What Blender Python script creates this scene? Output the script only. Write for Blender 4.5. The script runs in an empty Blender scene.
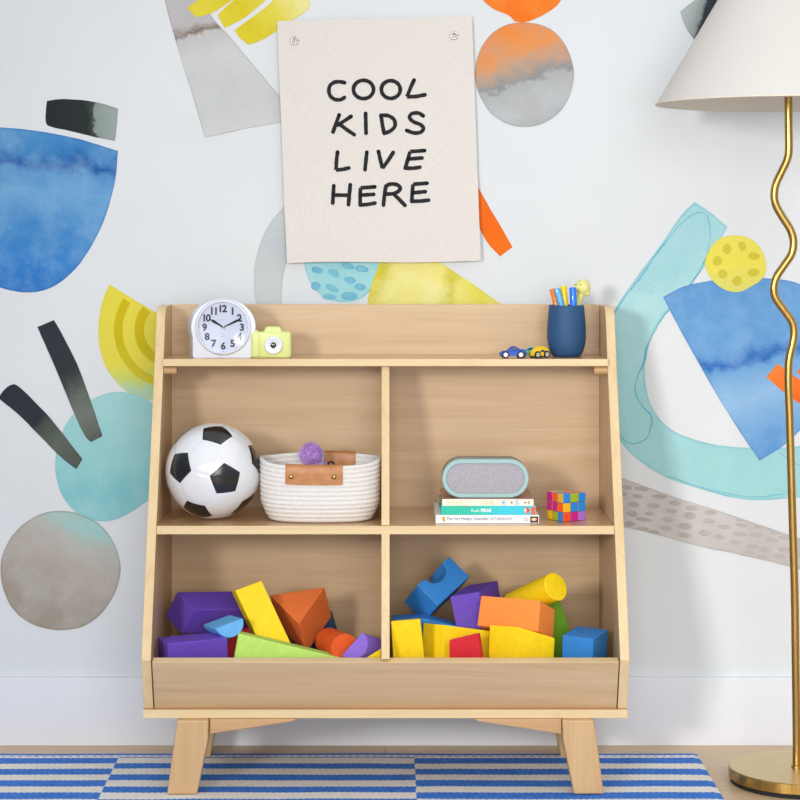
import bpy, bmesh, math, random
from mathutils import Vector, Matrix, noise
from mathutils.geometry import delaunay_2d_cdt, intersect_point_line
random.seed(7)
SC = bpy.context.scene
COL = SC.collection

# ------------------------------------------------------------------ camera
F, CX, HY = 2100.0, 385.5, 231.0      # focal length in px, centre column, horizon row
DW, H = 4.34, 1.066                   # distance to the Y=0 plane, eye height
YW = .025                             # wall plane
cam = bpy.data.cameras.new('camera'); co = bpy.data.objects.new('camera', cam); COL.objects.link(co)
co.location = (0, -DW, H); co.rotation_euler = (math.pi/2, 0, 0)
cam.sensor_width = 36; cam.lens = F/800*36
cam.shift_x = (400-CX)/800; cam.shift_y = (HY-400)/800
cam.clip_start = .05
SC.camera = co

def lin(c):
    return tuple(((v/255)/12.92 if v/255 <= .04045 else ((v/255+.055)/1.055)**2.4) for v in c[:3])+(1,)

# ------------------------------------------------------------------ world and lights
w = bpy.data.worlds.new('world'); SC.world = w; w.use_nodes = True
nt = w.node_tree; nt.nodes.clear()
wo = nt.nodes.new('ShaderNodeOutputWorld'); bg = nt.nodes.new('ShaderNodeBackground')
tc = nt.nodes.new('ShaderNodeTexCoord'); sp = nt.nodes.new('ShaderNodeSeparateXYZ')
nt.links.new(tc.outputs['Generated'], sp.inputs[0])
mr = nt.nodes.new('ShaderNodeMapRange'); mr.inputs[1].default_value = -1; mr.inputs[2].default_value = 1
nt.links.new(sp.outputs[0], mr.inputs[0])
rp = nt.nodes.new('ShaderNodeValToRGB'); nt.links.new(mr.outputs[0], rp.inputs[0])
e = rp.color_ramp.elements
e[0].position = 0; e[0].color = (.30,.34,.42,1)
e[1].position = 1; e[1].color = (.80,.82,.86,1)
for p, c in ((.30,(.40,.44,.52,1)), (.45,(.62,.65,.70,1)), (.55,(.45,.47,.5,1)), (.68,(.9,.92,.95,1))):
    k = e.new(p); k.color = c
nt.links.new(rp.outputs[0], bg.inputs[0]); up = nt.nodes.new('ShaderNodeMapRange'); up.inputs[1].default_value = .1; up.inputs[2].default_value = 1
up.inputs[3].default_value = .62; up.inputs[4].default_value = 1.5   # world brightened overhead, added to lift the floor, in place of a ceiling
nt.links.new(sp.outputs[2], up.inputs[0]); nt.links.new(up.outputs[0], bg.inputs[1])
nt.links.new(bg.outputs[0], wo.inputs[0])

def area(name, loc, target, size, power, color=(1,1,1), sy=None, spread=math.pi):
    l = bpy.data.lights.new(name, 'AREA'); l.size = size; l.energy = power; l.color = color
    if sy: l.shape = 'RECTANGLE'; l.size_y = sy
    l.spread = spread
    o = bpy.data.objects.new(name, l); COL.objects.link(o); o.location = loc
    d = Vector(target)-Vector(loc); o.rotation_euler = d.to_track_quat('-Z', 'Y').to_euler()
    return o
area('key_light', (-2.0, -5.0, 1.6), (1.25, 0, .65), .62, 15.5, (1, .975, .95), spread=math.radians(62))
area('fill_light', (.6, -5.0, 1.5), (.9, 0, .7), 2.2, 34, (1, .985, .965), spread=math.radians(105))
SC.view_settings.view_transform = 'Standard'; SC.view_settings.look = 'None'
SC.view_settings.gamma = 1; SC.view_settings.use_curve_mapping = False
SC.view_settings.exposure = 0.05

# ------------------------------------------------------------------ helpers
def P(px, py, Y):
    D = Y+DW
    return Vector(((px-CX)*D/F, Y, H-(py-HY)*D/F))

class NT:
    def __init__(s, name):
        s.m = bpy.data.materials.new(name); s.m.use_nodes = True
        s.t = s.m.node_tree; s.b = s.t.nodes['Principled BSDF']; s.out = s.t.nodes['Material Output']
        s._tc = None
    def n(s, typ, ins=None, **kw):
        nd = s.t.nodes.new(typ)
        for k, v in kw.items(): setattr(nd, k, v)
        for k, v in (ins or {}).items():
            if isinstance(v, bpy.types.NodeSocket): s.t.links.new(v, nd.inputs[k])
            else: nd.inputs[k].default_value = v
        return nd
    def tc(s):
        if not s._tc: s._tc = s.n('ShaderNodeTexCoord').outputs['Object']
        return s._tc
    def math(s, op, a, b=0.0, clamp=False):
        return s.n('ShaderNodeMath', {0: a, 1: b}, operation=op, use_clamp=clamp).outputs[0]
    def noise(s, scale, detail=3, rough=.55, vec=None, dist=0):
        return s.n('ShaderNodeTexNoise', {'Vector': vec or s.tc(), 'Scale': scale, 'Detail': detail, 'Roughness': rough, 'Distortion': dist}).outputs['Fac']
    def map(s, scale=(1,1,1), rot=(0,0,0), loc=(0,0,0), vec=None):
        return s.n('ShaderNodeMapping', {'Vector': vec or s.tc(), 'Scale': scale, 'Rotation': rot, 'Location': loc}).outputs[0]
    def ramp(s, fac, stops, interp='LINEAR'):
        r = s.n('ShaderNodeValToRGB', {0: fac}); cr = r.color_ramp; cr.interpolation = interp
        cr.elements[0].position = stops[0][0]; cr.elements[0].color = lin(stops[0][1])
        cr.elements[1].position = stops[-1][0]; cr.elements[1].color = lin(stops[-1][1])
        for p, c in stops[1:-1]:
            x = cr.elements.new(p); x.color = lin(c)
        return r.outputs[0]
    def mix(s, f, a, b, mode='MIX'):
        nd = s.t.nodes.new('ShaderNodeMix'); nd.data_type = 'RGBA'; nd.blend_type = mode
        for i, v in ((0, f), (6, a), (7, b)):
            if isinstance(v, bpy.types.NodeSocket): s.t.links.new(v, nd.inputs[i])
            else: nd.inputs[i].default_value = v
        return nd.outputs[2]
    def rng(s, v, a, b, c=0., d=1.):
        return s.n('ShaderNodeMapRange', {0: v, 1: a, 2: b, 3: c, 4: d}).outputs[0]
    def set(s, **kw):
        for k, v in kw.items():
            k = k.replace('_', ' ')
            if isinstance(v, bpy.types.NodeSocket): s.t.links.new(v, s.b.inputs[k])
            else: s.b.inputs[k].default_value = v
        return s
    def bump(s, h, strength=.3, dist=.001):
        b = s.n('ShaderNodeBump', {'Height': h, 'Strength': strength, 'Distance': dist})
        s.t.links.new(b.outputs[0], s.b.inputs['Normal']); return s

def plain(name, c, rough=.5, metal=0, var=.06, coat=0, scale=60):
    m = NT(name)
    n = m.noise(scale, 3)
    c2 = tuple(max(0, v*(1-var)) for v in c)
    m.set(Base_Color=m.ramp(n, [(.3, c2), (.7, c)]), Roughness=rough, Metallic=metal, Coat_Weight=coat)
    return m.m

def wood(name, base, dark, light, axis='X', rough=.42, coat=.12, k=1.0):
    m = NT(name)
    s = {'X': (1.2, 26, 26), 'Z': (26, 26, 1.2), 'Y': (26, 1.2, 26)}[axis]
    s2 = {'X': (5, 330, 330), 'Z': (330, 330, 5), 'Y': (330, 5, 330)}[axis]
    a = m.noise(1.0*k, 4, .6, m.map(s), .6)
    b = m.noise(1.0, 2, .6, m.map(s2))
    s3 = {'X': (.55, 7, 7), 'Z': (7, 7, .55), 'Y': (7, .55, 7)}[axis]
    w_ = m.noise(1.0, 2, .5, m.map(s3, loc=(3.3, 1.1, .4)), 1.2)
    cath = m.math('ABSOLUTE', m.math('SUBTRACT', m.math('FRACT', m.math('MULTIPLY', w_, 9.0)), .5))
    c = m.ramp(a, [(.15, dark), (.5, base), (.85, light)])
    c = m.mix(m.rng(b, .3, .75, .0, .45), c, lin(dark))
    c = m.mix(m.rng(cath, .0, .10, .10, 0.), c, lin(tuple(v*.8 for v in dark)))
    m.set(Base_Color=c, Roughness=rough, Coat_Weight=coat, Coat_Roughness=.3)
    m.bump(b, .12, .0004)
    return m.m

M = {}
M['wood_face'] = wood('wood_face', (203,173,134), (184,150,110), (216,190,153), 'X')
M['wood_side'] = wood('wood_side', (208,178,138), (190,156,114), (220,194,156), 'Z')
M['wood_shelf'] = wood('wood_shelf', (202,162,118), (184,142,98), (214,178,136), 'X', .28, .5)
M['wood_edge'] = wood('wood_edge', (222,196,150), (206,176,128), (232,210,168), 'X', .45)
M['wood_edge_v'] = wood('wood_edge_v', (222,196,150), (206,176,128), (232,210,168), 'Z', .45)
M['wood_leg'] = wood('wood_leg', (202,166,118), (182,142,94), (214,182,136), 'Z', .45)
M['wood_apron'] = wood('wood_apron', (198,156,108), (178,134,88), (210,172,126), 'X', .45)

def new_mesh(name, verts, faces, mats, fm=None, smooth=False):
    me = bpy.data.meshes.new(name)
    me.from_pydata([tuple(v) for v in verts], [], faces)
    for m in (mats if isinstance(mats, (list, tuple)) else [mats]): me.materials.append(m)
    if fm:
        for p, i in zip(me.polygons, fm): p.material_index = i
    if smooth:
        for p in me.polygons: p.use_smooth = True
    me.update(); return me

WL = {}
def link(name, geo, mats, parent=None, smooth=False, label=None, cat=None, group=None, kind=None, at_origin=False, bevel=0, sharp=None):
    """geo = (verts, faces[, face material indices]) in world coordinates -> ONE mesh object"""
    V = [Vector(v) for v in geo[0]]; Fc = geo[1]; fm = geo[2] if len(geo) > 2 else None
    if parent is not None: org = WL[parent.name]
    elif at_origin: org = Vector((0,0,0))
    else:
        lo = Vector([min(v[i] for v in V) for i in range(3)]); hi = Vector([max(v[i] for v in V) for i in range(3)])
        org = Vector(((lo.x+hi.x)/2, (lo.y+hi.y)/2, lo.z))
    me = new_mesh(name, [v-org for v in V], Fc, mats, fm, smooth)
    bm = bmesh.new(); bm.from_mesh(me); bmesh.ops.recalc_face_normals(bm, faces=bm.faces); bm.to_mesh(me); bm.free()
    if sharp: me.set_sharp_from_angle(angle=math.radians(sharp))
    o = bpy.data.objects.new(name, me); COL.objects.link(o)
    if parent is not None: o.parent = parent
    else: o.location = org
    WL[o.name] = org.copy()
    if bevel:
        b = o.modifiers.new('bevel', 'BEVEL'); b.width = bevel; b.segments = 2; b.limit_method = 'ANGLE'; b.angle_limit = math.radians(35)
    tag(o, label, cat, group, kind)
    return o
def tag(o, label=None, cat=None, group=None, kind=None):
    if label: o['label'] = label
    if cat: o['category'] = cat
    if group: o['group'] = group
    if kind: o['kind'] = kind
def thing(name, loc, label, cat, group=None):
    o = bpy.data.objects.new(name, None); COL.objects.link(o); o.location = loc; o.empty_display_size = .02
    WL[o.name] = Vector(loc); tag(o, label, cat, group); return o

def join(*gs):
    V, Fc, fm = [], [], []
    for g in gs:
        n = len(V); V += [Vector(v) for v in g[0]]; Fc += [[i+n for i in f] for f in g[1]]
        fm += list(g[2]) if len(g) > 2 and g[2] else [0]*len(g[1])
    return V, Fc, fm
def withm(g, i): return g[0], g[1], [i]*len(g[1])
def xf(g, M4): return ([M4 @ Vector(v) for v in g[0]],)+tuple(g[1:])
def prism(poly, vec, rim=0):
    """closed solid: polygon swept along vec; side faces get material index rim"""
    n = len(poly); vec = Vector(vec); A = [Vector(p) for p in poly]
    V = A+[p+vec for p in A]
    Fc = [list(range(n))[::-1], list(range(n, 2*n))]+[[i, (i+1) % n, n+(i+1) % n, n+i] for i in range(n)]
    return V, Fc, [0, 0]+[rim]*n
def box(x0, x1, y0, y1, z0, z1):
    return prism([(x0,y0,z0), (x1,y0,z0), (x1,y1,z0), (x0,y1,z0)], (0,0,z1-z0))
def lathe(prof, n=48, loc=(0,0,0), close=True):
    V, Fc = [], []
    for r, z in prof:
        for k in range(n):
            a = 2*math.pi*k/n; V.append(Vector((r*math.cos(a)+loc[0], r*math.sin(a)+loc[1], z+loc[2])))
    for i in range(len(prof)-1):
        for k in range(n):
            k2 = (k+1) % n; Fc.append([i*n+k, i*n+k2, (i+1)*n+k2, (i+1)*n+k])
    if close:
        Fc.append(list(range(n))[::-1]); Fc.append([(len(prof)-1)*n+k for k in range(n)])
    return V, Fc
def cyl(a, b, r, n=24, r2=None):
    a, b = Vector(a), Vector(b); d = b-a; q = d.to_track_quat('Z', 'Y').to_matrix().to_4x4()
    g = lathe([(r, 0), (r2 if r2 is not None else r, d.length)], n)
    return xf(g, Matrix.Translation(a) @ q)
def tube(pts, r, n=12):
    pts = [Vector(p) for p in pts]; V, Fc = [], []; up = Vector((0,1,0)); prev = None
    for i, p in enumerate(pts):
        t = (pts[min(i+1, len(pts)-1)]-pts[max(i-1, 0)]).normalized()
        if prev is None: u = up.cross(t); u = u.normalized() if u.length > 1e-4 else Vector((1,0,0))
        else: u = (prev-t*prev.dot(t)).normalized()
        prev = u; v = t.cross(u)
        rr = r[i] if isinstance(r, (list, tuple)) else r
        for k in range(n):
            a = 2*math.pi*k/n; V.append(p+(u*math.cos(a)+v*math.sin(a))*rr)
    for i in range(len(pts)-1):
        for k in range(n):
            k2 = (k+1) % n; Fc.append([i*n+k, i*n+k2, (i+1)*n+k2, (i+1)*n+k])
    Fc.append(list(range(n))[::-1]); Fc.append([(len(pts)-1)*n+k for k in range(n)])
    return V, Fc
def sphere(c, r, n=24, m=14, sc=(1,1,1)):
    prof = [(max(1e-5, math.sin(math.pi*i/m))*r, -math.cos(math.pi*i/m)*r) for i in range(m+1)]
    g = lathe(prof, n)
    return ([Vector((v.x*sc[0]+c[0], v.y*sc[1]+c[1], v.z*sc[2]+c[2])) for v in g[0]], g[1])
def catmull(pts, closed=False, sub=8):
    """2D/3D Catmull-Rom; a point given as (x, y, 'c') is a hard corner"""
    q = [Vector(p[:2]) for p in pts]; c = [len(p) > 2 and p[2] == 'c' for p in pts]; n = len(q); out = []
    rg = range(n if closed else n-1)
    for i in rg:
        p1, p2 = q[i], q[(i+1) % n]
        p0 = q[(i-1) % n] if (closed or i > 0) and not c[i] else p1
        p3 = q[(i+2) % n] if (closed or i+2 < n) and not c[(i+1) % n] else p2
        if c[i] and c[(i+1) % n]: out.append(p1); continue
        for k in range(sub):
            t = k/sub
            out.append(.5*((2*p1)+(p2-p0)*t+(2*p0-5*p1+4*p2-p3)*t*t+(3*p1-p0-3*p2+p3)*t**3))
    if not closed: out.append(q[-1])
    return out
def catm3(pts, sub=8):
    q = [Vector(p) for p in pts]; out = []
    for i in range(len(q)-1):
        p1, p2 = q[i], q[i+1]; p0 = q[i-1] if i else p1; p3 = q[i+2] if i+2 < len(q) else p2
        for k in range(sub):
            t = k/sub
            out.append(.5*((2*p1)+(p2-p0)*t+(2*p0-5*p1+4*p2-p3)*t*t+(3*p1-p0-3*p2+p3)*t**3))
    out.append(q[-1]); return out
def text(s, height, center, depth=.0003, width=None, bold=0, axis='Y', space=1):
    cu = bpy.data.curves.new('t', 'FONT'); cu.body = s; cu.size = 1; cu.extrude = 0; cu.offset = bold; cu.resolution_u = 4; cu.space_character = space
    o = bpy.data.objects.new('t', cu); COL.objects.link(o)
    dg = bpy.context.evaluated_depsgraph_get(); me = bpy.data.meshes.new_from_object(o.evaluated_get(dg))
    V = [Vector(v.co) for v in me.vertices]; Fc = [list(p.vertices) for p in me.polygons]
    bpy.data.objects.remove(o); bpy.data.meshes.remove(me)
    x0, x1 = min(v.x for v in V), max(v.x for v in V); y0, y1 = min(v.y for v in V), max(v.y for v in V)
    k = height/(y1-y0); kx = width/(x1-x0) if width else k
    return [Vector((center[0]+(v.x-(x0+x1)/2)*kx, center[1], center[2]+(v.y-(y0+y1)/2)*k)) for v in V], Fc
def oval(cx, cz, rx, rz, y, n=24, rot=0):
    V = [Vector((cx+rx*math.cos(a)*math.cos(rot)-rz*math.sin(a)*math.sin(rot), y, cz+rx*math.cos(a)*math.sin(rot)+rz*math.sin(a)*math.cos(rot))) for a in [2*math.pi*i/n for i in range(n)]]
    return V, [list(range(n))]
def rectxz(x0, x1, z0, z1, y): return [Vector(p) for p in ((x0,y,z0),(x1,y,z0),(x1,y,z1),(x0,y,z1))], [[0,1,2,3]]

# ------------------------------------------------------------------ wall with its printed watercolour mural (one wall, one mesh)
wall_mats = []
m = NT('wall_paper')
wn = m.noise(3, 2)
m.set(Base_Color=m.ramp(wn, [(.3, (213,218,221)), (.7, (217,222,225))]), Roughness=.75)
m.bump(m.noise(900, 2), .05, .0003)
wall_mats.append(m.m)
W = {'V': [], 'F': [], 'M': [], 'E': []}
def wall_add(V, Fc, mi, E):
    n = len(W['V']); W['V'] += V; W['F'] += [[i+n for i in f] for f in Fc]; W['M'] += [mi]*len(Fc); W['E'] += E
xs = [-3.2+.4*i for i in range(17)]; zs = [0, .5, 1, 1.5, 2, 2.6]
wall_add([Vector((x, 0, z)) for z in zs for x in xs],
         [[j*17+i, j*17+i+1, (j+1)*17+i+1, (j+1)*17+i] for j in range(5) for i in range(16)], 0, [1.0]*(17*6))
DWL = DW
def wp(p): return Vector(((p[0]-CX)*(DW+YW)/F, H-(p[1]-HY)*(DW+YW)/F))

def wc(name, stops, g0, g1, amp=.25, nsc=9, edge=None, mott=None, detail=7, fine=.10):
    """watercolour wash: colour ramp along g0->g1 (px), broken up by noise; darker pigment line at the rim"""
    m = NT('paint_'+name); m.b.inputs['Specular IOR Level'].default_value = .3
    a, b = wp(g0), wp(g1); d = b-a; L2 = d.length_squared
    s = m.n('ShaderNodeSeparateXYZ', {0: m.tc()})
    dx = m.math('MULTIPLY', m.math('SUBTRACT', s.outputs[0], a.x), d.x/L2)
    dz = m.math('MULTIPLY', m.math('SUBTRACT', s.outputs[2], a.y), d.y/L2)
    t = m.math('ADD', dx, dz)
    n = m.math('MULTIPLY', m.math('SUBTRACT', m.noise(nsc, detail, .68), .5), amp*3.2)
    t = m.math('ADD', t, n, clamp=True)
    c = m.ramp(t, stops)
    if mott:
        c = m.mix(m.rng(m.noise(14, 5, .6, m.map(loc=(5, 2, 1))), .42, .68, 0, mott[1]), c, lin(mott[0]))
    # paper grain in the pigment
    g = m.rng(m.noise(420, 2), .3, .7, 1-fine, 1.0)
    gc = m.n('ShaderNodeCombineColor', {0: g, 1: g, 2: g}).outputs[0]
    c = m.mix(1.0, c, gc, 'MULTIPLY')
    if edge:
        col, wd, amt = edge
        at = m.n('ShaderNodeAttribute', attribute_name='edge').outputs['Fac']
        f = m.rng(at, 0, wd*1.9, amt, 0)
        f = m.math('MULTIPLY', f, m.rng(m.noise(11, 3, .5, m.map(loc=(1, 7, 3))), .35, .65, .25, 1.0))
        c = m.mix(f, c, lin(col))
    m.set(Base_Color=c, Roughness=.75)
    wall_mats.append(m.m); return len(wall_mats)-1

LC = [0]
def segdist(p, poly):
    best = 1e9; n = len(poly)
    for i in range(n):
        a, b = poly[i], poly[(i+1) % n]; ab = b-a; l = ab.length_squared
        t = max(0, min(1, (p-a).dot(ab)/l)) if l > 0 else 0
        d = (p-(a+ab*t)).length_squared
        if d < best: best = d
    return math.sqrt(best)
def inside(p, poly):
    c = False; n = len(poly); j = n-1
    for i in range(n):
        a, b = poly[i], poly[j]
        if (a.y > p.y) != (b.y > p.y) and p.x < (b.x-a.x)*(p.y-a.y)/(b.y-a.y)+a.x: c = not c
        j = i
    return c
def shape(pts, mat, layer=1, sub=8, grid=.012, rough=.0006):
    pl = [wp(p) for p in catmull(pts, True, sub)]
    # resample long straight runs and roughen slightly like hand-cut paper
    q = []
    for i, a in enumerate(pl):
        b = pl[(i+1) % len(pl)]; k = max(1, int((b-a).length/.012))
        for j in range(k): q.append(a.lerp(b, j/k))
    pl = [p+Vector((noise.noise((p.x*40, p.y*40, 1)), noise.noise((p.x*40, p.y*40, 9))))*rough for p in q]
    x0, x1 = min(p.x for p in pl), max(p.x for p in pl); y0, y1 = min(p.y for p in pl), max(p.y for p in pl)
    pts2 = list(pl); n0 = len(pl)
    x = x0
    while x < x1:
        y = y0
        while y < y1:
            p = Vector((x+.001*math.sin(y*900), y+.001*math.cos(x*700)))
            if inside(p, pl) and segdist(p, pl) > .0025: pts2.append(p)
            y += grid
        x += grid
    # second ring just inside the outline keeps the rim line crisp
    for i, a in enumerate(pl):
        t = pl[(i+1) % n0]-pl[i-1]
        if t.length < 1e-6: continue
        nrm = Vector((-t.y, t.x)).normalized()
        for sg in (1, -1):
            p = a+nrm*sg*.0022
            if inside(p, pl) and segdist(p, pl) > .0017: pts2.append(p); break
    r = delaunay_2d_cdt(pts2, [(i, (i+1) % n0) for i in range(n0)], [list(range(n0))], 1, 1e-6)
    vs = r[0]; fs = [list(f) for f in r[2]]
    E = [min(1, segdist(v, pl)*1.0/.02) for v in vs]
    LC[0] += 1; y = -.0003*layer-.000012*LC[0]
    wall_add([Vector((v.x, y, v.y)) for v in vs], fs, mat, E)
def disc(cx, cy, rx, ry, n=24, rot=0, wob=.015, seed=0):
    out = []
    for i in range(n):
        a = 2*math.pi*i/n; k = 1+wob*noise.noise((math.cos(a)*1.5, math.sin(a)*1.5, seed+.5))*2
        x, y = rx*k*math.cos(a), ry*k*math.sin(a)
        out.append((cx+x*math.cos(rot)-y*math.sin(rot), cy+x*math.sin(rot)+y*math.cos(rot)))
    return out
def dots(lst, mat, layer=3):
    for d in lst:
        cx, cy, rx, ry = d[:4]; rot = d[4] if len(d) > 4 else 0
        pl = [wp(p) for p in disc(cx, cy, rx, ry, 14, rot, .08, cx)]
        n = len(pl); k = [wp((cx, cy))]; LC[0] += .3
        wall_add([Vector((v.x, -.0003*layer-.000012*LC[0], v.y)) for v in pl+k], [[i, (i+1) % n, n] for i in range(n)], mat, [0.0]*n+[1.0])

# left half of the mural
mt = wc('blue_bowl', [(0,(72,140,198)),(.14,(54,124,188)),(.22,(22,84,160)),(.27,(76,140,196)),(.40,(104,162,208)),(.60,(62,134,198)),(.8,(48,126,200)),(1,(30,108,190))], (60,128), (52,300), .13, 9, ((24,84,160), .12, .7), ((130,178,216), .6))
shape([(-90,112,'c'),(-30,124),(30,130),(75,138),(118,151,'c'),(114.5,184),(102,225),(81,262),(56,285),(30,292.5),(0,287.5),(-26,275),(-52,248),(-78,195)], mt)
mt = wc('black_brick', [(0,(28,34,38)),(.52,(32,42,42)),(.60,(60,70,66)),(.63,(136,150,146)),(1,(158,170,166))], (50,116), (122,112), .11, 26, ((60,70,66), .08, .5))
shape([(47,101,'c'),(60,99),(80,100),(100,103),(118,108.5,'c'),(117,125),(115,141,'c'),(95,137),(70,131),(52,127),(46,123),(46,110)], mt)
mt = wc('grey_wedge', [(0,(186,186,190)),(.40,(184,182,182)),(.445,(124,106,88)),(.46,(192,192,192)),(.56,(204,206,206)),(.8,(198,202,202)),(1,(206,208,206))], (200,-60), (236,140), .045, 34, ((132,116,100), .07, .75), ((188,190,192), .4), 9)
shape([(150,-60,'c'),(164,-2),(180,56),(194,100),(204,134),(208,137),(240,130),(278,123),(301,120,'c'),(278,94),(254,65.5),(231,38),(208,10.5),(180,-50,'c')], mt)
mt = wc('yellow_strip', [(0,(222,208,60)),(.4,(214,198,30)),(.7,(224,212,80)),(1,(232,226,150))], (215,40), (300,-10), .25, 14, ((205,188,20), .10, .5))
shape([(187,8,'c'),(196,17.5,'c'),(212,13),(228,3),(248,-12,'c'),(215,-14,'c'),(198,0)], mt, 2)
shape([(217.5,15,'c'),(224.5,28,'c'),(244,18),(268,-2),(290,-24,'c'),(262,-26,'c'),(238,-4)], mt, 2)
shape([(234.5,30,'c'),(240,38),(248,44.5,'c'),(262,40),(290,22),(309,8),(308,-2),(300,-12,'c'),(284,-8),(262,10)], mt, 2)
mt = wc('grey_ring', [(0,(206,212,212)),(.5,(190,198,202)),(1,(204,208,208))], (300,190), (260,320), .3, 10, ((160,170,170), .10, .6))
shape([(310,190,'c'),(285,206),(266,230),(256,258),(254,285),(258,315),(268,340,'c'),(292,330,'c'),(283,308),(282,284),(288,258),(298,236),(318,216,'c')], mt)
mt = wc('teal_bean', [(0,(160,212,220)),(.5,(148,208,216)),(1,(158,214,218))], (305,260), (380,300), .3, 10, ((96,176,196), .12, .8), ((182,222,226), .6))
shape([(308,235),(304,255),(306,272),(314,288),(328,299),(345,302),(362,298),(374,285),(380,270),(382,250),(376,232),(345,222)], mt)
dt = wc('teal_bean_dots', [(0,(100,172,200)),(.5,(126,194,210)),(1,(104,176,202))], (305,260), (380,300), .5, 20, ((70,140,190), .3, .5))
dots([(317,270,6,3.2,.2),(316,286,5,4.6,.3),(334,273,6,3.4,.5),(332,288,7,3.2,.4),(350,280,6,3.4,.2),(329,297,7,3,.1),(349,296,8,4,0),(362,269,7,3.2,.2),(360,287,6,3.2,.2),(348,266,7,3,.3)], dt, 3)
mt = wc('pale_yellow_fan', [(0,(218,206,60)),(.12,(206,196,56)),(.2,(230,222,130)),(.55,(234,226,130)),(.68,(206,194,50)),(.75,(228,220,104)),(1,(222,210,70))], (372,262), (490,305), .10, 12, ((208,196,40), .14, .8), ((238,232,166), .75))
shape([(383,250,'c'),(430,252,'c'),(440,262),(470,282),(501,304),(530,322,'c'),(368,322,'c'),(368,300),(372,282),(377,270)], mt, 2)
mt = wc('orange_strip', [(0,(234,112,24)),(.5,(238,104,4)),(1,(234,118,12))], (480,190), (510,255), .3, 14, ((222,84,10), .10, .5))
shape([(470,172,'c'),(482,194),(498,222),(512.5,247,'c'),(500,256.5,'c'),(488,243),(478,226),(462,196,'c')], mt)
mt = wc('orange_disc', [(0,(236,126,30)),(.5,(238,110,4)),(1,(234,122,14))], (480,-20), (560,15), .35, 10, ((222,92,10), .10, .5), ((244,140,60), .5))
shape([(530,21,'c'),(545,14),(560,2),(567,-18),(562,-44),(542,-62),(515,-66),(490,-54),(477,-30),(479,-6),(492,8),(508,15),(514,21,'c'),(522,22.5)], mt, 2)
mt = wc('orange_grey_disc', [(0,(230,136,60)),(.28,(224,148,86)),(.42,(190,156,130)),(.52,(140,144,146)),(.56,(172,178,180)),(.75,(184,190,192)),(1,(166,174,176))], (508,24), (544,128), .15, 11, ((140,146,148), .12, .75), ((170,160,152), .45))
shape(disc(525,74,49.5,52.5,22), mt)
mt = wc('yellow_rainbow', [(0,(226,214,70)),(.7,(226,214,76)),(.82,(200,214,110)),(.93,(176,212,180)),(1,(190,214,170))], (130,290), (128,398), .12, 12, ((210,196,40), .10, .6))
shape([(109.5,284.5,'c'),(130,297),(155,312),(185,330,'c'),(178,404,'c'),(160,402),(146,399),(130,393.5),(112,377),(102,357),(98.5,335),(100,312),(104,297)], mt, 1)
m2 = wc('gold_arc', [(0,(204,184,0)),(.5,(202,184,4)),(.86,(208,196,50)),(1,(206,212,110))], (140,300), (140,396), .15, 12)
def arc(cx, cy, r0, r1, a0, a1, n=14):
    o = [(cx+r1*math.cos(math.radians(a0+(a1-a0)*i/n)), cy-r1*math.sin(math.radians(a0+(a1-a0)*i/n))) for i in range(n+1)]
    k = [(cx+r0*math.cos(math.radians(a1+(a0-a1)*i/n)), cy-r0*math.sin(math.radians(a1+(a0-a1)*i/n))) for i in range(n+1)]
    o[0] += ('c',); o[-1] += ('c',); k[0] += ('c',); k[-1] += ('c',)
    return o+k
shape(arc(172,330,49.5,58,147,262), m2, 2)
shape(arc(172,330,28,37.5,141,258), m2, 2)
mt = wc('teal_blob', [(0,(158,208,210)),(.5,(146,204,206)),(.8,(128,196,202)),(1,(140,200,204))], (110,390), (105,522), .25, 9, ((120,186,192), .10, .6), ((170,214,214), .5))
shape([(122,392),(97,397),(74,413),(59,440),(55.5,470),(62,495),(77,513),(98,521),(120,518),(140,506),(156,492),(166,465),(166,430),(150,402)], mt, 1)
mt = wc('taupe_disc', [(0,(150,204,202)),(.20,(160,200,196)),(.34,(182,182,174)),(.50,(176,168,160)),(.75,(166,158,148)),(1,(158,148,134))], (96,508), (40,618), .13, 9, ((128,116,100), .12, .85), ((188,184,178), .6))
shape(disc(59.5,570,60,60,22, 0, .02, 4), mt, 2)
mt = wc('black_bar', [(0,(40,44,54)),(.42,(44,50,56)),(.50,(62,70,66)),(.62,(96,106,98)),(.8,(112,120,112)),(1,(86,94,86))], (45,322), (97,440), .10, 20, ((50,56,54), .07, .6))
shape([(37.5,327,'c'),(54,320,'c'),(63,336),(78,366),(91,402),(102.5,436,'c'),(91,442,'c'),(84,434),(72,408),(58,374)], mt, 3)
mt = wc('black_paddle', [(0,(38,42,52)),(.42,(40,46,54)),(.50,(70,78,72)),(.7,(92,102,94)),(1,(78,86,78))], (5,390), (80,465), .07, 20, ((48,54,52), .07, .6))
shape([(-2,398,'c'),(5,389),(12,384.5),(18,386),(32,399),(52,420),(70,443),(82.5,459,'c'),(76.5,469,'c'),(62,458),(38,434),(18,414)], mt, 3)
# right half
mt = wc('teal_hook', [(0,(166,212,218)),(.2,(160,208,216)),(.30,(176,218,222)),(.6,(168,216,220)),(.8,(160,210,214)),(1,(160,212,212))], (700,200), (700,500), .3, 8, ((96,172,190), .16, .8), ((152,204,212), .6))
shape([(694.5,202,'c'),(711,213),(727.5,227,'c'),(716,246),(702,270),(684,292),(666,312),(652,336),(645,362),(647,392),(656,414),(672,430),(696,440),(724,446),(760,448),(800,446),(850,438,'c'),(850,490,'c'),(810,496),(765,500),(735,498),(704,490),(670,479),(647,466),(625,447),(610,420),(604,385),(605,345),(615,310),(636,278),(660,246),(680,217)], mt)
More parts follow.
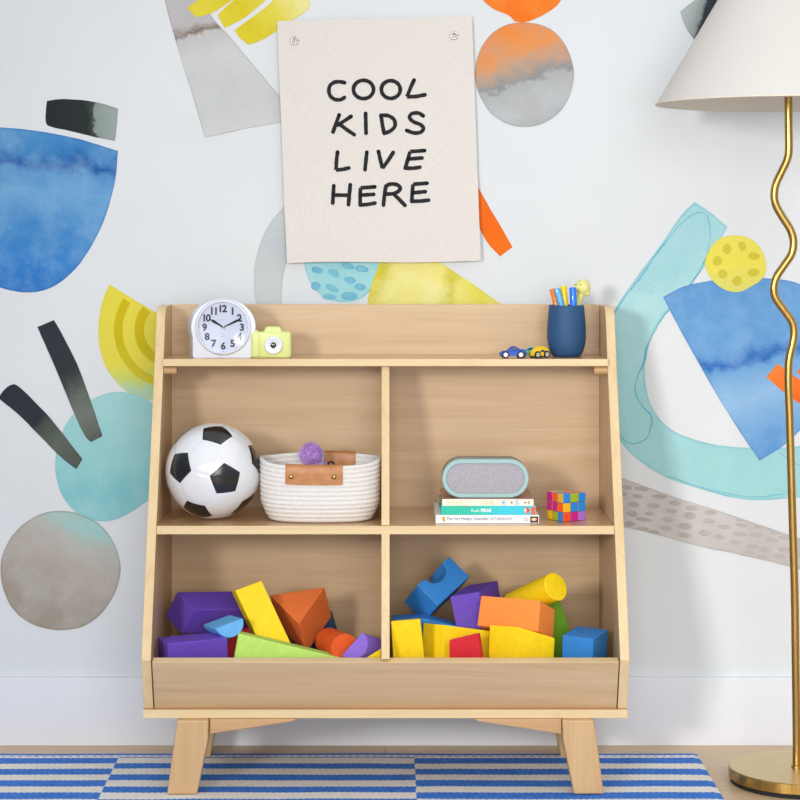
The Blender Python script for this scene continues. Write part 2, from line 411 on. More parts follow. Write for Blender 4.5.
# pigment tide lines inside the hook (thin ribbons of darker wash)
def vein(pts, wd, mat, layer=2, seed=0):
    c = [wp(p) for p in catmull(pts, False, 10)]
    V, Fc = [], []
    for i, p in enumerate(c):
        t = (c[min(i+1, len(c)-1)]-c[max(i-1, 0)]).normalized(); nr = Vector((-t.y, t.x))
        j = nr*noise.noise((p.x*60, p.y*60, seed))*.0018
        k = wd*(.35+1.1*abs(noise.noise((p.x*16, p.y*16, seed+3))))*(0.2 if i in (0, len(c)-1) else 1)
        a, b = p+j+nr*k, p+j-nr*k
        V += [Vector((a.x, -.0003*layer, a.y)), Vector((b.x, -.0003*layer, b.y))]
    Fc = [[2*i, 2*i+1, 2*i+3, 2*i+2] for i in range(len(c)-1)]
    wall_add(V, Fc, mat, [1.0]*len(V))
vm = wc('teal_vein', [(0,(122,190,204)),(.5,(92,168,192)),(1,(122,192,204))], (600,200), (760,480), .6, 14)
vein([(611,318),(624,298),(640,278),(655,256),(674,232),(690,216),(704,213),(709,222),(710,238),(707,256)], .0019, vm, 2, 1)
vein([(707,256),(698,274),(688,288),(676,300),(660,322),(650,340),(646,350),(644,362),(638,376),(635,390),(639,402),(651,416),(650,430),(644,440),(632,444),(622,438),(612,424)], .0024, vm, 2, 2)
vein([(668,476),(700,487),(736,495),(760,497),(790,493)], .0018, vm, 2, 5)
vein([(780,452),(792,462),(802,466)], .0016, vm, 2, 6)
mt = wc('blue_fan', [(0,(86,146,202)),(.2,(100,158,210)),(.36,(90,150,206)),(.43,(40,106,184)),(.47,(104,160,210)),(.62,(146,188,224)),(.8,(112,164,214)),(1,(76,140,202))], (730,284), (760,462), .10, 9, ((52,112,196), .10, .8), ((140,182,226), .5))
shape([(663,297,'c'),(684,286.5),(712,280.5),(745,278),(775,279),(800,284),(850,304,'c'),(845,370,'c'),(822,408),(800,430),(784,445),(759.5,460.5,'c'),(744,438),(720,400),(698,362),(677,324)], mt, 3)
mt = wc('yellow_button', [(0,(228,218,92)),(.5,(230,218,84)),(.8,(222,214,100)),(1,(216,214,110))], (736,236), (736,292), .3, 9, ((214,200,60), .12, .5))
shape(disc(736,264,29.8,27.6,20,.1,.04,2), mt, 4)
dt = wc('yellow_button_dots', [(0,(206,196,66)),(1,(202,190,56))], (706,240), (766,290), .5, 20)
dots([(727,249,4.5,5.5,.1),(742,246,3.8,5,-.5),(754,256,6,4,.15),(753.5,272.5,6,4.2,-.1),(737,281,4.6,5,.2),(722.5,274,4.4,5,-.3),(717,261,4.6,5,.2)], dt, 5)
mt = wc('orange_plank', [(0,(238,132,56)),(.4,(238,114,26)),(.6,(234,100,6)),(1,(236,108,12))], (768,368), (830,420), .2, 12, ((226,88,12), .08, .5))
shape([(777.5,363.5,'c'),(766,377,'c'),(785,393),(806,408),(830,426,'c'),(842,408,'c'),(810,387)], mt, 4)
shape([(796.5,372,'c'),(806,361,'c'),(835,380,'c'),(826,392,'c')], mt, 4)
mt = wc('grey_band', [(0,(184,180,176)),(.35,(198,194,192)),(.6,(190,187,184)),(1,(186,182,178))], (620,500), (820,560), .3, 14, ((146,138,128), .09, .8), ((206,202,200), .6))
shape([(590,466,'c'),(622,478),(675,497),(725,513),(787,534),(870,560,'c'),(868,592,'c'),(800,569.5),(737,554),(700,546.5),(657,534.5),(622,526.5),(592,519,'c')], mt)
dt = wc('grey_band_dashes', [(0,(168,163,158)),(.5,(182,178,174)),(1,(184,181,177))], (620,500), (820,560), .8, 30)
DD = []
for (zx, zy, a, b) in ((108,110,20,8),(165,115,30,9),(150,145,22,8),(95,135,12,9),(135,178,22,11),(214,183,28,11),(238,145,30,9),(128,215,24,12),(200,214,20,9),(175,238,34,9),(120,255,22,10),(170,275,26,8),(285,204,24,9),(272,239,24,11),(262,272,24,11),(340,265,28,13),(358,223,24,15),(368,192,26,10),(334,300,28,12),(300,172,26,10),(215,288,24,7),(435,245,26,10),(418,292,26,12),(440,210,26,9),(495,268,26,9),(480,308,24,10),(545,330,26,9),(560,296,28,10),(566,260,26,9),(560,240,18,6),(625,300,28,10),(610,345,28,10),(640,268,24,8),(600,370,26,8),(685,320,26,9),(660,358,26,11),(735,310,24,9),(735,358,24,12),(700,290,24,8),(720,385,26,10),(650,385,24,7),(790,330,20,9),(785,375,20,10),(470,185,0,0)):
    if a: DD.append((600+zx/4, 460+zy/4, a/4, b/4, .1))
dots(DD, dt, 2)
mt = wc('grey_leaf', [(0,(178,188,186)),(.35,(158,170,168)),(.52,(140,152,148)),(.60,(44,50,56)),(.85,(38,42,52)),(1,(40,44,52))], (679,20), (713,30), .12, 20, ((120,130,126), .08, .6))
shape([(680,11.5,'c'),(686,28),(694,39.5,'c'),(708,24),(730,8),(752,-12,'c'),(728,-30,'c'),(700,-4)], mt, 1)

me = new_mesh('wall_back', W['V'], W['F'], wall_mats, W['M'])
at = me.attributes.new('edge', 'FLOAT', 'POINT'); at.data.foreach_set('value', W['E'])
for p in me.polygons:
    if p.normal.y > 0: p.flip()
wall = bpy.data.objects.new('wall_back', me); COL.objects.link(wall); wall.location = (0, YW, 0); tag(wall, 'white wall printed with a mural of watercolour cut-out shapes', kind='structure')

# floor, baseboard
m = NT('oak_floor')
br = m.n('ShaderNodeTexBrick', {'Vector': m.map((1,1,1)), 'Color1': lin((210,184,148)), 'Color2': lin((202,174,138)), 'Mortar': lin((150,124,96)), 'Scale': 1.0, 'Mortar Size': .0012, 'Brick Width': 1.9, 'Row Height': .17})
g = m.noise(1, 4, .6, m.map((3, 60, 60)), .5)
m.set(Base_Color=m.mix(m.rng(g, .3, .75, 0, .45), br.outputs['Color'], lin((180,152,122))), Roughness=.4)
link('floor', box(-3.2, 3.2, -5.6, YW, -.05, 0), m.m, kind='structure', at_origin=True)
bbm = plain('baseboard_paint', (226,229,235), .45, var=.01)
bp = [(YW,0),(YW-.014,0),(YW-.014,.1385),(YW-.013,.1400),(YW-.004,.1402),(YW,.1400)]
link('baseboard_back', prism([(-3.2, y-.0002, z+.0002) for y, z in bp], (6.4,0,0)), bbm, kind='structure', at_origin=True)
sh = plain('shadow_gap_wood', (120,100,80), .7)

# ------------------------------------------------------------------ bookcase
XO, XI, T = .4575, .4395, .0165
def zfront(z):   # slanting front line of the sides
    return -.408+(z-.262)*(.408-.150)/(.883-.262)
bc = thing('toy_bookcase', (0,-.21,0), 'light maple open toy bookcase with two tiers, slanted sides and a bin', 'bookcase')
ZB, ZBT = .146, .1625
prof = [(-.020,ZBT), (-.366,ZBT), (-.408,.262)]
prof += [(zfront(z), z) for z in (.4,.6,.8)]
prof += [(-.150+.032*(1-math.cos(a))*1.0+.0, .883+.032*math.sin(a)) for a in [math.pi/2*i/8 for i in range(1,9)]]
prof += [(-.020,.915)]
for s in (-1, 1):
    x = s*XI; link('side_panel', prism([(x, y, z) for y, z in prof], (s*(XO-XI),0,0), 1), [M['wood_side'], M['wood_edge_v']], bc, bevel=.0012)
link('bottom_panel', prism([(-XO,-.376,ZB),(XO,-.376,ZB),(XO,-.018,ZB),(-XO,-.018,ZB)], (0,0,ZBT-ZB), 1), [M['wood_shelf'], M['wood_edge']], bc, bevel=.001)
link('back_panel', prism([(-XI+.0004,-.034,ZBT),(XI-.0004,-.034,ZBT),(XI-.0004,-.034,.9155),(-XI+.0004,-.034,.9155)], (0,.012,0), 1), [M['wood_face'], M['wood_edge']], bc, bevel=.0008)
# front lip, leaning with the knee
lip = [(-.3625,ZBT), (-.4055,.2575), (-.3875,.2635), (-.344,ZBT)]
link('front_panel', ([Vector((s*(XI-.002), y, z)) for s in (-1,1) for y, z in lip],
     [[0,1,2,3],[7,6,5,4],[0,4,5,1],[1,5,6,2],[2,6,7,3],[3,7,4,0]], [1,1,0,1,0,0]), [M['wood_face'], M['wood_edge']], bc, bevel=.001)
ZM, ZT = .5005, .8135
def shelf(zt, yf, th=.0145):
    return prism([(-XI+.0004,yf,zt-th),(XI-.0004,yf,zt-th),(XI-.0004,-.0345,zt-th),(-XI+.0004,-.0345,zt-th)], (0,0,th), 1)
link('shelf', shelf(ZM, zfront(ZM)-.003, .0165), [M['wood_shelf'], M['wood_edge']], bc, bevel=.0008)
link('shelf', shelf(ZT, -.195), [M['wood_shelf'], M['wood_edge']], bc, bevel=.0008)
for (z0, z1) in ((ZBT, ZM-.0145), (ZM, ZT-.0145)):
    pass
dv = [(-.0345,ZBT),(-.3615 if False else -.345,ZBT),(-.386,.262),(zfront(.262)+.004,.2635)]
dv = [(-.0345,ZBT+.0002),(-.344,ZBT+.0002),(-.3845,.2615),(-.3845,.2625),(zfront(.2640),.2640),(zfront(ZM-.016),ZM-.0150),(-.0345,ZM-.0150)]
dvt = [(-.0345,ZM+.0003),(zfront(ZM),ZM+.0003),(zfront(ZT)-.004,ZT-.0150),(-.0345,ZT-.0150)]
for d in (dv, dvt):
    link('divider', prism([(-.0078, y, z) for y, z in d], (.0156,0,0), 1), [M['wood_side'], M['wood_edge_v']], bc, bevel=.0008)
for s in (-1, 1):
    link('shelf_peg', cyl((s*(XI-.0003), -.176, ZT-.0235), (s*(XI-.026), -.176, ZT-.0235), .0085, 24), M['wood_apron'], bc, True, sharp=40)
# legs and aprons
def px2x(px, D=3.965): return (px-CX)*D/F
for (ys, zf) in ((-.392, .0070), (-.100, .0003)):
    for s in (-1, 1):
        xt0, xt1, xk, xb1, xb0 = -.392, -.3325, -.334, -.3545, -.411
        pts = [(xt0, ZB), (xt1, ZB), (xk, .108), (xb1, zf+.0), (xb0, zf)]
        link('leg', prism([(-s*x*1.0, ys, z) for x, z in pts], (0,.045,0)), M['wood_leg'], bc, bevel=.003)
        ap = [(-.3318, ZB-.0003), (-.3325, .117), (-.175, .141), (-.168, ZB-.0003)]
        link('apron', prism([(-s*x, ys+.012, z) for x, z in ap], (0,.024,0)), M['wood_apron'], bc, bevel=.0015)

# ------------------------------------------------------------------ rug
XR, XM, XL0, XL = .633, .058, -.537, -1.15
m = NT('woven_rug')
s = m.n('ShaderNodeSeparateXYZ', {0: m.tc()})
X, Y = s.outputs[0], s.outputs[1]
saw = m.math('MULTIPLY', m.math('ABSOLUTE', m.math('SUBTRACT', m.math('FRACT', m.math('MULTIPLY', X, 85.)), .5)), .0065)
wob = m.math('MULTIPLY', m.math('SUBTRACT', m.noise(6, 2), .5), .010)
yy = m.math('ADD', m.math('ADD', Y, saw), wob)
q = m.math('DIVIDE', m.math('SUBTRACT', -.1105, yy), .0868)
fr = m.math('FRACT', q)
blue = m.math('LESS_THAN', fr, .52)
xw = m.math('ADD', X, m.math('MULTIPLY', m.math('SUBTRACT', m.noise(120, 1), .5), .006))
mid = m.math('MULTIPLY', m.math('GREATER_THAN', xw, XL0), m.math('LESS_THAN', xw, XM))
blue = m.math('ABSOLUTE', m.math('SUBTRACT', blue, mid))
body = m.math('LESS_THAN', Y, -.1060)
hl = m.math('MULTIPLY', m.math('GREATER_THAN', m.math('ADD', Y, m.math('MULTIPLY', saw, .5)), -.0905), 1.0)
hl2 = m.math('MULTIPLY', m.math('LESS_THAN', m.math('ABSOLUTE', m.math('ADD', Y, .0985)), .0022), m.math('GREATER_THAN', m.math('FRACT', m.math('MULTIPLY', X, 60.)), .45))
hem = m.math('MAXIMUM', hl, hl2)
blue = m.math('ADD', m.math('MULTIPLY', blue, body), m.math('MULTIPLY', hem, m.math('SUBTRACT', 1., body)), clamp=True)
wx = m.math('SINE', m.math('MULTIPLY', X, 1050.)); wy = m.math('SINE', m.math('MULTIPLY', Y, 800.))
weave = m.math('MULTIPLY', wx, wy)
cb = m.ramp(m.noise(70, 3), [(.3, (42,110,206)), (.7, (60,134,226))])
cc = m.ramp(m.noise(70, 3), [(.3, (238,232,222)), (.7, (248,243,234))])
c = m.mix(blue, cc, cb)
c = m.mix(m.rng(weave, -1, 1, .10, 0), c, lin((20,30,50)))
m.set(Base_Color=c, Roughness=.9); m.bump(weave, .5, .0015)
V, Fc = [], []
nx, ny = 150, 60
def rz(x, y):
    return .0055+.0012*noise.noise((x*5, y*7, 2))*(1 if y > -9 else 0)
for j in range(ny+1):
    for i in range(nx+1):
        x = XL+(XR-XL)*i/nx; y = -.073-1.5*(j/ny)**1.4
        yb = y+(.0035*noise.noise((x*6, 3, 1)) if j == 0 else 0)
        V.append(Vector((x, yb, rz(x, y) if 0 < i < nx and j > 0 else .003)))
n0 = len(V)
for j in range(ny):
    for i in range(nx):
        a = j*(nx+1)+i; Fc.append([a, a+1, a+nx+2, a+nx+1])
ring = [i for i in range(nx+1)]+[j*(nx+1)+nx for j in range(1, ny+1)]+[ny*(nx+1)+i for i in range(nx-1, -1, -1)]+[j*(nx+1) for j in range(ny-1, 0, -1)]
for k in ring: V.append(Vector((V[k].x, V[k].y, .0003)))
L = len(ring)
for k in range(L): Fc.append([ring[k], ring[(k+1) % L], n0+(k+1) % L, n0+k])
Fc.append([n0+k for k in range(L)])
link('striped_rug', (V, Fc), m.m, smooth=False, label='blue and cream flatweave rug in offset striped panels under the bookcase', cat='rug', at_origin=True)

# ------------------------------------------------------------------ fabric banner
YB = .014
bl, br_, tr, tl = P(287,263,YB), P(480.5,261,YB), P(472,16,YB), P(277,21,YB)
def cloth_y(u, v):   # u across, v down
    return YB-.0035*(1-v)*0-.003*math.sin(u*5.1+v*2)*v-.004*v*v+.002*noise.noise((u*3, v*4, 3))-.0012*noise.noise((u*9, v*7, 8))
nb = 48
def cloth_pt(u, v, off=0):
    p = tl.lerp(tr, u).lerp(bl.lerp(br_, u), v)
    e_ = .0012*noise.noise((u*4, v*6, 5))
    return Vector((p.x+e_*(1 if u in (0, 1) else 0), cloth_y(u, v)+off, p.z+(.003*math.sin(u*7)*v*v*.5)))
V, Fc = [], []
for off in (0, .0012):
    for j in range(nb+1):
        for i in range(nb+1): V.append(cloth_pt(i/nb, j/nb, off))
N2 = (nb+1)**2
for j in range(nb):
    for i in range(nb):
        a = j*(nb+1)+i; Fc += [[a, a+1, a+nb+2, a+nb+1], [N2+a, N2+a+nb+1, N2+a+nb+2, N2+a+1]]
for i in range(nb):
    for a, b in ((i, i+1), (nb*(nb+1)+i+1, nb*(nb+1)+i), ((i+1)*(nb+1), i*(nb+1)), (i*(nb+1)+nb, (i+1)*(nb+1)+nb)): Fc.append([a, b, N2+b, N2+a])
m = NT('canvas_cloth')
wv = m.math('MULTIPLY', m.noise(1, 2, .5, m.map((60, 60, 900))), m.noise(1, 2, .5, m.map((900, 60, 60))))
m.set(Base_Color=m.ramp(wv, [(.15, (214,209,203)), (.35, (222,217,211))]), Roughness=.9); m.bump(wv, .2, .0006)
ban = thing('fabric_banner', (P(380,262,YB)), 'off-white canvas wall banner reading COOL KIDS LIVE HERE above the bookcase', 'banner')
link('cloth', (V, Fc), m.m, ban, True, sharp=50)
ink = plain('black_ink', (17,19,25), .8)
# hem stitches
def uv_of(px, py):
    # invert the bilinear map approximately
    u, v = .5, .5
    tgt = P(px, py, YB)
    for _ in range(12):
        p = tl.lerp(tr, u).lerp(bl.lerp(br_, u), v); du = (tr-tl).x; dv_ = (bl-tl).z
        u += (tgt.x-p.x)/du; v += (tgt.z-p.z)/dv_
    return u, v
def onc(px, py, off=-.0006):
    u, v = uv_of(px, py); c_ = cloth_pt(u, v, off); return c_
def stroke(pts, closed=False, wd=1.95, curved=True):
    q = catmull(pts, closed, 8) if curved else [Vector(p[:2]) for p in pts]
    if closed: q.append(q[0])
    V, Fc = [], []
    for i in range(len(q)-1):
        a, b = q[i], q[i+1]
        if (b-a).length < 1e-5: continue
        t = (b-a).normalized(); nr = Vector((-t.y, t.x)); k = len(V)
        steps = max(1, int((b-a).length/3))
        for j in range(steps+1):
            p = a.lerp(b, j/steps); w1 = wd*(1+.06*math.sin(p.x*.9+p.y*.7))
            V += [onc(*(p+nr*w1)), onc(*(p-nr*w1))]
        for j in range(steps): Fc.append([k+2*j, k+2*j+1, k+2*j+3, k+2*j+2])
    for p in q[::3]+[q[0], q[-1]]:
        k = len(V)
        for j in range(14): V.append(onc(p.x+wd*math.cos(j*math.pi/7), p.y+wd*math.sin(j*math.pi/7), -.00075))
        Fc.append(list(range(k, k+14)))
    return V, Fc
def Z1(pts): return [((320+x/6.667), (70+y/6.667)) for x, y in pts]
def Z2(pts): return [((320+x/6.667), (140+y/6.667)) for x, y in pts]
def corner(pts): return [p+('c',) for p in pts]
S = []
S.append([]); S[-1].append(stroke(Z1([(163,85),(130,79),(95,83),(67,105),(59,140),(70,175),(100,197),(135,199),(163,184)])))
S.append([]); S[-1].append(stroke(Z1([(290+67*math.cos(i*math.pi/6), 130+61*math.sin(i*math.pi/6)) for i in range(12)]), True))
S.append([]); S[-1].append(stroke(Z1([(472+63*math.cos(i*math.pi/6), 130+59*math.sin(i*math.pi/6)) for i in range(12)]), True))
S.append([]); S[-1].append(stroke(Z1([(627,67),(605,115),(580,178),(640,176),(700,165)]), curved=False))
S.append([]); S[-1].append(stroke(Z1([(128,301),(108,355),(87,415)]), curved=False)); S[-1].append(stroke(Z1([(207,310),(160,342),(118,368)]), curved=False)); S[-1].append(stroke(Z1([(130,362),(180,400),(228,432)]), curved=False))
S.append([]); S[-1].append(stroke(Z1([(304,290),(307,422)]), curved=False))
S.append([]); S[-1].append(stroke(Z1([(407,302),(415,360),(428,422)]), curved=False)); S[-1].append(stroke(Z1([(428,422),(470,405),(500,372),(492,328),(452,304),(407,302)])))
S.append([]); S[-1].append(stroke(Z1([(688,305),(655,286),(612,291),(597,318),(625,345),(668,362),(690,387),(670,414),(625,418),(578,402)])))
S.append([]); S[-1].append(stroke(Z2([(117,82),(110,140),(107,202),(150,198),(192,188)]), curved=False))
S.append([]); S[-1].append(stroke(Z2([(312,82),(300,198)]), curved=False))
S.append([]); S[-1].append(stroke(Z2([(390,76),(402,130),(416,188),(455,135),(488,82)]), curved=False))
S.append([]); S[-1].append(stroke(Z2([(697,69),(600,76),(585,130),(568,186),(620,187),(665,180)]), curved=False)); S[-1].append(stroke(Z2([(590,125),(680,118)]), curved=False))
S.append([]); S[-1].append(stroke(Z2([(92,308),(85,423)]), curved=False)); S[-1].append(stroke(Z2([(202,300),(190,433)]), curved=False)); S[-1].append(stroke(Z2([(92,370),(195,370)]), curved=False))
S.append([]); S[-1].append(stroke(Z2([(365,312),(270,320),(268,380),(268,435),(320,430),(366,420)]), curved=False)); S[-1].append(stroke(Z2([(270,369),(358,362)]), curved=False))
S.append([]); S[-1].append(stroke(Z2([(440,305),(430,360),(423,432)]), curved=False)); S[-1].append(stroke(Z2([(435,360),(437,318),(455,297),(490,292),(526,303),(532,330),(495,354),(440,360)]))); S[-1].append(stroke(Z2([(490,358),(530,395),(566,433)]), curved=False))
S.append([]); S[-1].append(stroke(Z2([(713,286),(620,293),(615,350),(612,406),(670,405),(723,399)]), curved=False)); S[-1].append(stroke(Z2([(618,350),(702,342)]), curved=False))
for st_ in S: link('letter', join(*st_), ink, ban)
steel = plain('nickel', (205,203,198), .25, 1.0, .03)
darkhole = plain('dark_hole', (70,66,62), .8)
for gx, gy in ((294.5,40.5), (454,35.5)):
    c = onc(gx, gy)
    ringp = [c+Vector((.0070*math.cos(a), -.0008, .0070*math.sin(a))) for a in [2*math.pi*i/28 for i in range(29)]]
    g = tube(ringp, .0022, 8)
    gr = link('grommet', g, steel, ban, True)
    hk = [c+Vector((-.001, .006, .001)), c+Vector((-.001,-.003,.0005)), c+Vector((.000,-.0042,.0025)), c+Vector((.0008,-.0040,.0045))]
    link('hook', tube(catm3(hk, 5), .0011, 8), steel, gr, True)

# ------------------------------------------------------------------ floor lamp
brass = NT('brushed_brass')
bn = brass.noise(1, 2, .5, brass.map((300, 300, 12)))
brass.set(Base_Color=brass.ramp(bn, [(.3, (172,138,76)), (.7, (192,158,92))]), Metallic=1.0, Roughness=.3)
brass = brass.m
brt = NT('brushed_brass_top')
bn = brt.noise(1, 2, .5, brt.map((20, 500, 500)))
brt.set(Base_Color=brt.ramp(bn, [(.3, (206,182,136)), (.7, (220,198,152))]), Metallic=1.0, Roughness=.38)
YL = -.277
lb = P(796.5, 767.5, YL); lx = lb.x
lamp = thing('floor_lamp', (lx, YL, 0), 'brass floor lamp with a wavy pole and white empire shade right of the bookcase', 'lamp')
link('base', join(lathe([(.1285,.0085),(.1300,.0095),(.1300,.0275),(.1285,.0290)], 96, (lx,YL,0)),), brass, lamp, True, sharp=40)
link('base_top', lathe([(.1283,.0289),(.1280,.0294),(.001,.0294)], 96, (lx,YL,0)), brt.m, lamp)
link('base_pad', lathe([(.1265,.0003),(.1265,.0084)], 64, (lx,YL,0)), plain('black_rubber', (24,24,26), .8), lamp, label='black rubber pad')
link('pole_collar', lathe([(.0100,.0294),(.0100,.0325),(.0085,.0335)], 32, (lx,YL,0)), brass, lamp, True, sharp=40)
pp = [(797,768),(796.6,740),(795.6,660),(794.6,590),(792,500),(790,430),(789.2,405),(788.6,392),(788.3,378),(789,360),(792.3,345),(794,334),(792,322),(783,309),(775.5,298),(773.8,288),(776.5,277),(784,265.5),(791.5,254),(793.5,242),(790.5,230),(783,218),(776.3,206),(774.2,196),(776,184),(782,171),(787,160),(788.8,150),(788.6,130),(788.3,97)]
pts = [P(a, b, YL) for a, b in pp]; pts[0] = Vector((lx, YL, .033))
link('pole', tube(catm3(pts, 6), .0078, 20), brass, lamp, True, sharp=60)
sx = P(788, 97, YL).x
zc = 1.066+(231-104)*(YL+DW)/F
link('shade_spider', join(lathe([(.0215,0),(.0215,.0035),(.008,.0045)], 32, (sx,YL,zc+.017)),
     cyl((sx,YL,zc+.02),(sx,YL,zc+.24), .003, 10),
     *[tube([(sx,YL,zc+.235),(sx+.108*math.cos(a),YL+.108*math.sin(a),zc+.252)], .0015, 6) for a in (.5, .5+2.094, .5+4.189)]), brass, lamp, sharp=40)
link('bulb_socket', lathe([(.012,.0215),(.016,.024),(.016,.066),(.013,.070)], 24, (sx,YL,zc)), brass, lamp, True, sharp=40)
bm_ = NT('bulb_glass'); bm_.set(Base_Color=lin((245,243,238)), Roughness=.2)
link('bulb', lathe([(.012,.070),(.016,.085),(.029,.112),(.030,.125),(.024,.143),(.010,.152),(.001,.153)], 28, (sx,YL,zc)), bm_.m, lamp, True)
m = NT('shade_linen')
wv = m.math('MULTIPLY', m.noise(1, 2, .5, m.map((40, 40, 800))), 1.0)
m.set(Base_Color=m.ramp(wv, [(.3, (228,226,221)), (.7, (230,228,223))]), Roughness=.85, Subsurface_Weight=.0)
tr_ = m.n('ShaderNodeBsdfTranslucent', {'Color': lin((236,228,214))})
mx = m.n('ShaderNodeMixShader', {0: .22}); m.t.links.new(m.b.outputs[0], mx.inputs[1]); m.t.links.new(tr_.outputs[0], mx.inputs[2]); m.t.links.new(mx.outputs[0], m.out.inputs[0])
R0, R1, HS = .254, .104, .255
link('lamp_shade', lathe([(R0,0),(R1,HS),(R1-.0012,HS),(R0-.0014,0),(R0,0)], 128, (sx,YL,zc), False), m.m, lamp, True, sharp=50)
link('shade_trim', join(tube([(sx+R0*math.cos(a), YL+R0*math.sin(a), zc+.001) for a in [2*math.pi*i/96 for i in range(97)]], .0018, 8)), plain('cream_trim', (232,222,206), .8), lamp, True)

# ------------------------------------------------------------------ alarm clock (top shelf, left)
ZTT = ZT+.0004
white = plain('white_plastic', (220,224,234), .35, var=.01, coat=.2)
YC = -.165; DC = YC+DW; kc = DC/F
cc_ = P(223.3, 327.2, YC)
clk = thing('alarm_clock', (cc_.x, YC+.02, ZTT), 'small white round-faced analogue clock at the left end of the top shelf', 'clock')
def clock_outline(r, zb, wb, n=40):
    a0 = math.asin(min(.97, wb/r)); out = []
    for i in range(n+1):
        a = math.radians(-18)+(math.radians(216))*i/n
        out.append((r*math.cos(a), r*math.sin(a)*(.885 if math.sin(a) > 0 else 1)))
    out += [(-wb*1.03, zb+.002), (-wb, zb), (wb*.93, zb), (wb*.97, zb+.002)]
    return out
rz_ = 29.2*kc; r_out = 32.6*kc; zb = ZTT-cc_.z
ol = clock_outline(r_out, zb, 30*kc)
def loft(outs):  # list of (list of (x,z), y)
    V, Fc = [], []; n = len(outs[0][0])
    for o_, y in outs: V += [Vector((cc_.x+x, y, cc_.z+z)) for x, z in o_]
    for k in range(len(outs)-1):
        for i in range(n): Fc.append([k*n+i, k*n+(i+1) % n, (k+1)*n+(i+1) % n, (k+1)*n+i])
    Fc.append(list(range(n))[::-1]); Fc.append([(len(outs)-1)*n+i for i in range(n)])
    return V, Fc
def sc(o_, k, kz=None): return [(x*k, (z if z == zb else z*k)) for x, z in o_]
def shx(o_, d): return [(x+d, z) for x, z in o_]
body = loft([(sc(ol,.955), YC-.0010), (sc(ol,.985), YC-.0004), (ol, YC+.003), (shx(sc(ol,1.0),-.0075), YC+.022), (shx(sc(ol,.96),-.0095), YC+.045), (shx(sc(ol,.80),-.010), YC+.056)])
link('case', body, white, clk, True, sharp=35)
RD = 25.4*kc
bez = [(RD+.0060,-.0006),(RD+.0040,-.0060),(RD+.0018,-.0092),(RD-.0002,-.0088),(RD-.0004,-.0012)]
rot = Matrix.Translation((cc_.x, YC, cc_.z)) @ Matrix.Rotation(math.pi/2, 4, 'X')
def face(prof, n=64, close=False): # lathe about the -Y axis
    V, Fc = lathe([(r, -y) for r, y in prof], n, (0,0,0), close)
    return xf((V, Fc), Matrix.Translation((cc_.x, YC, cc_.z)) @ Matrix.Rotation(math.pi/2, 4, 'X'))
link('bezel', face(bez), white, clk, True)
dial = link('dial', face([(RD,-.0012),(.0002,-.0012)]), plain('dial_silver', (206,213,232), .6, var=.03, scale=400), clk, label='pale lavender dial')
YD = YC-.0016
navy = plain('numeral_ink', (44,48,66), .6)
nums = []
for k in range(1, 13):
    a = math.pi/2-k*math.pi/6; r = RD*.735
    nums.append(text(str(k), RD*.30, (cc_.x+r*math.cos(a), YD, cc_.z+r*math.sin(a)), bold=.04, space=.84))
    r = RD*.95; nums.append(oval(cc_.x+r*math.cos(a), cc_.z+r*math.sin(a), .0007, .0007, YD, 8))
link('numerals', join(*nums), navy, clk)
def hand(ang, L, w0, w1, y, tail=.004):
    d = Vector((math.cos(ang), 0, math.sin(ang))); n_ = Vector((-d.z, 0, d.x)); c = Vector((cc_.x, y, cc_.z))
    return prism([c-d*tail-n_*w0*.6, c-d*tail+n_*w0*.6, c+d*L*.72+n_*w1, c+d*L, c+d*L*.72-n_*w1], (0,.0004,0))
link('hour_hand', hand(math.atan2(58, -95), RD*.62, .0012, .0030, YD-.0004), ink, clk)
link('minute_hand', hand(math.atan2(60, 126), RD*.84, .0010, .0023, YD-.0010), ink, clk)
link('hand_hub', face([(.0018,-.0030),(.0018,-.0012)], 16, True), plain('hub_grey', (150,150,160), .4), clk)
pp0 = plain('pale_print', (160,166,186), .6)
link('maker_mark', oval(cc_.x-.002, cc_.z+.0145, .0065, .0006, YD, 16), pp0, clk)
link('small_mark', oval(cc_.x-.001, cc_.z-.018, .0035, .0005, YD, 16), pp0, clk)
gl = NT('clock_glass')
fr = gl.n('ShaderNodeFresnel', {'IOR': 1.28}); tb = gl.n('ShaderNodeBsdfTransparent'); gb = gl.n('ShaderNodeBsdfGlossy', {'Roughness': .14})
mx = gl.n('ShaderNodeMixShader', {0: fr.outputs[0]}); gl.t.links.new(tb.outputs[0], mx.inputs[1]); gl.t.links.new(gb.outputs[0], mx.inputs[2]); gl.t.links.new(mx.outputs[0], gl.out.inputs[0])
link('glass', face([(RD*t_, -.0032-.0055*t_*t_) for t_ in (1, .9, .8, .7, .6, .5, .4, .3, .2, .1, .005)], 96), gl.m, clk, True, label='clear glass front')

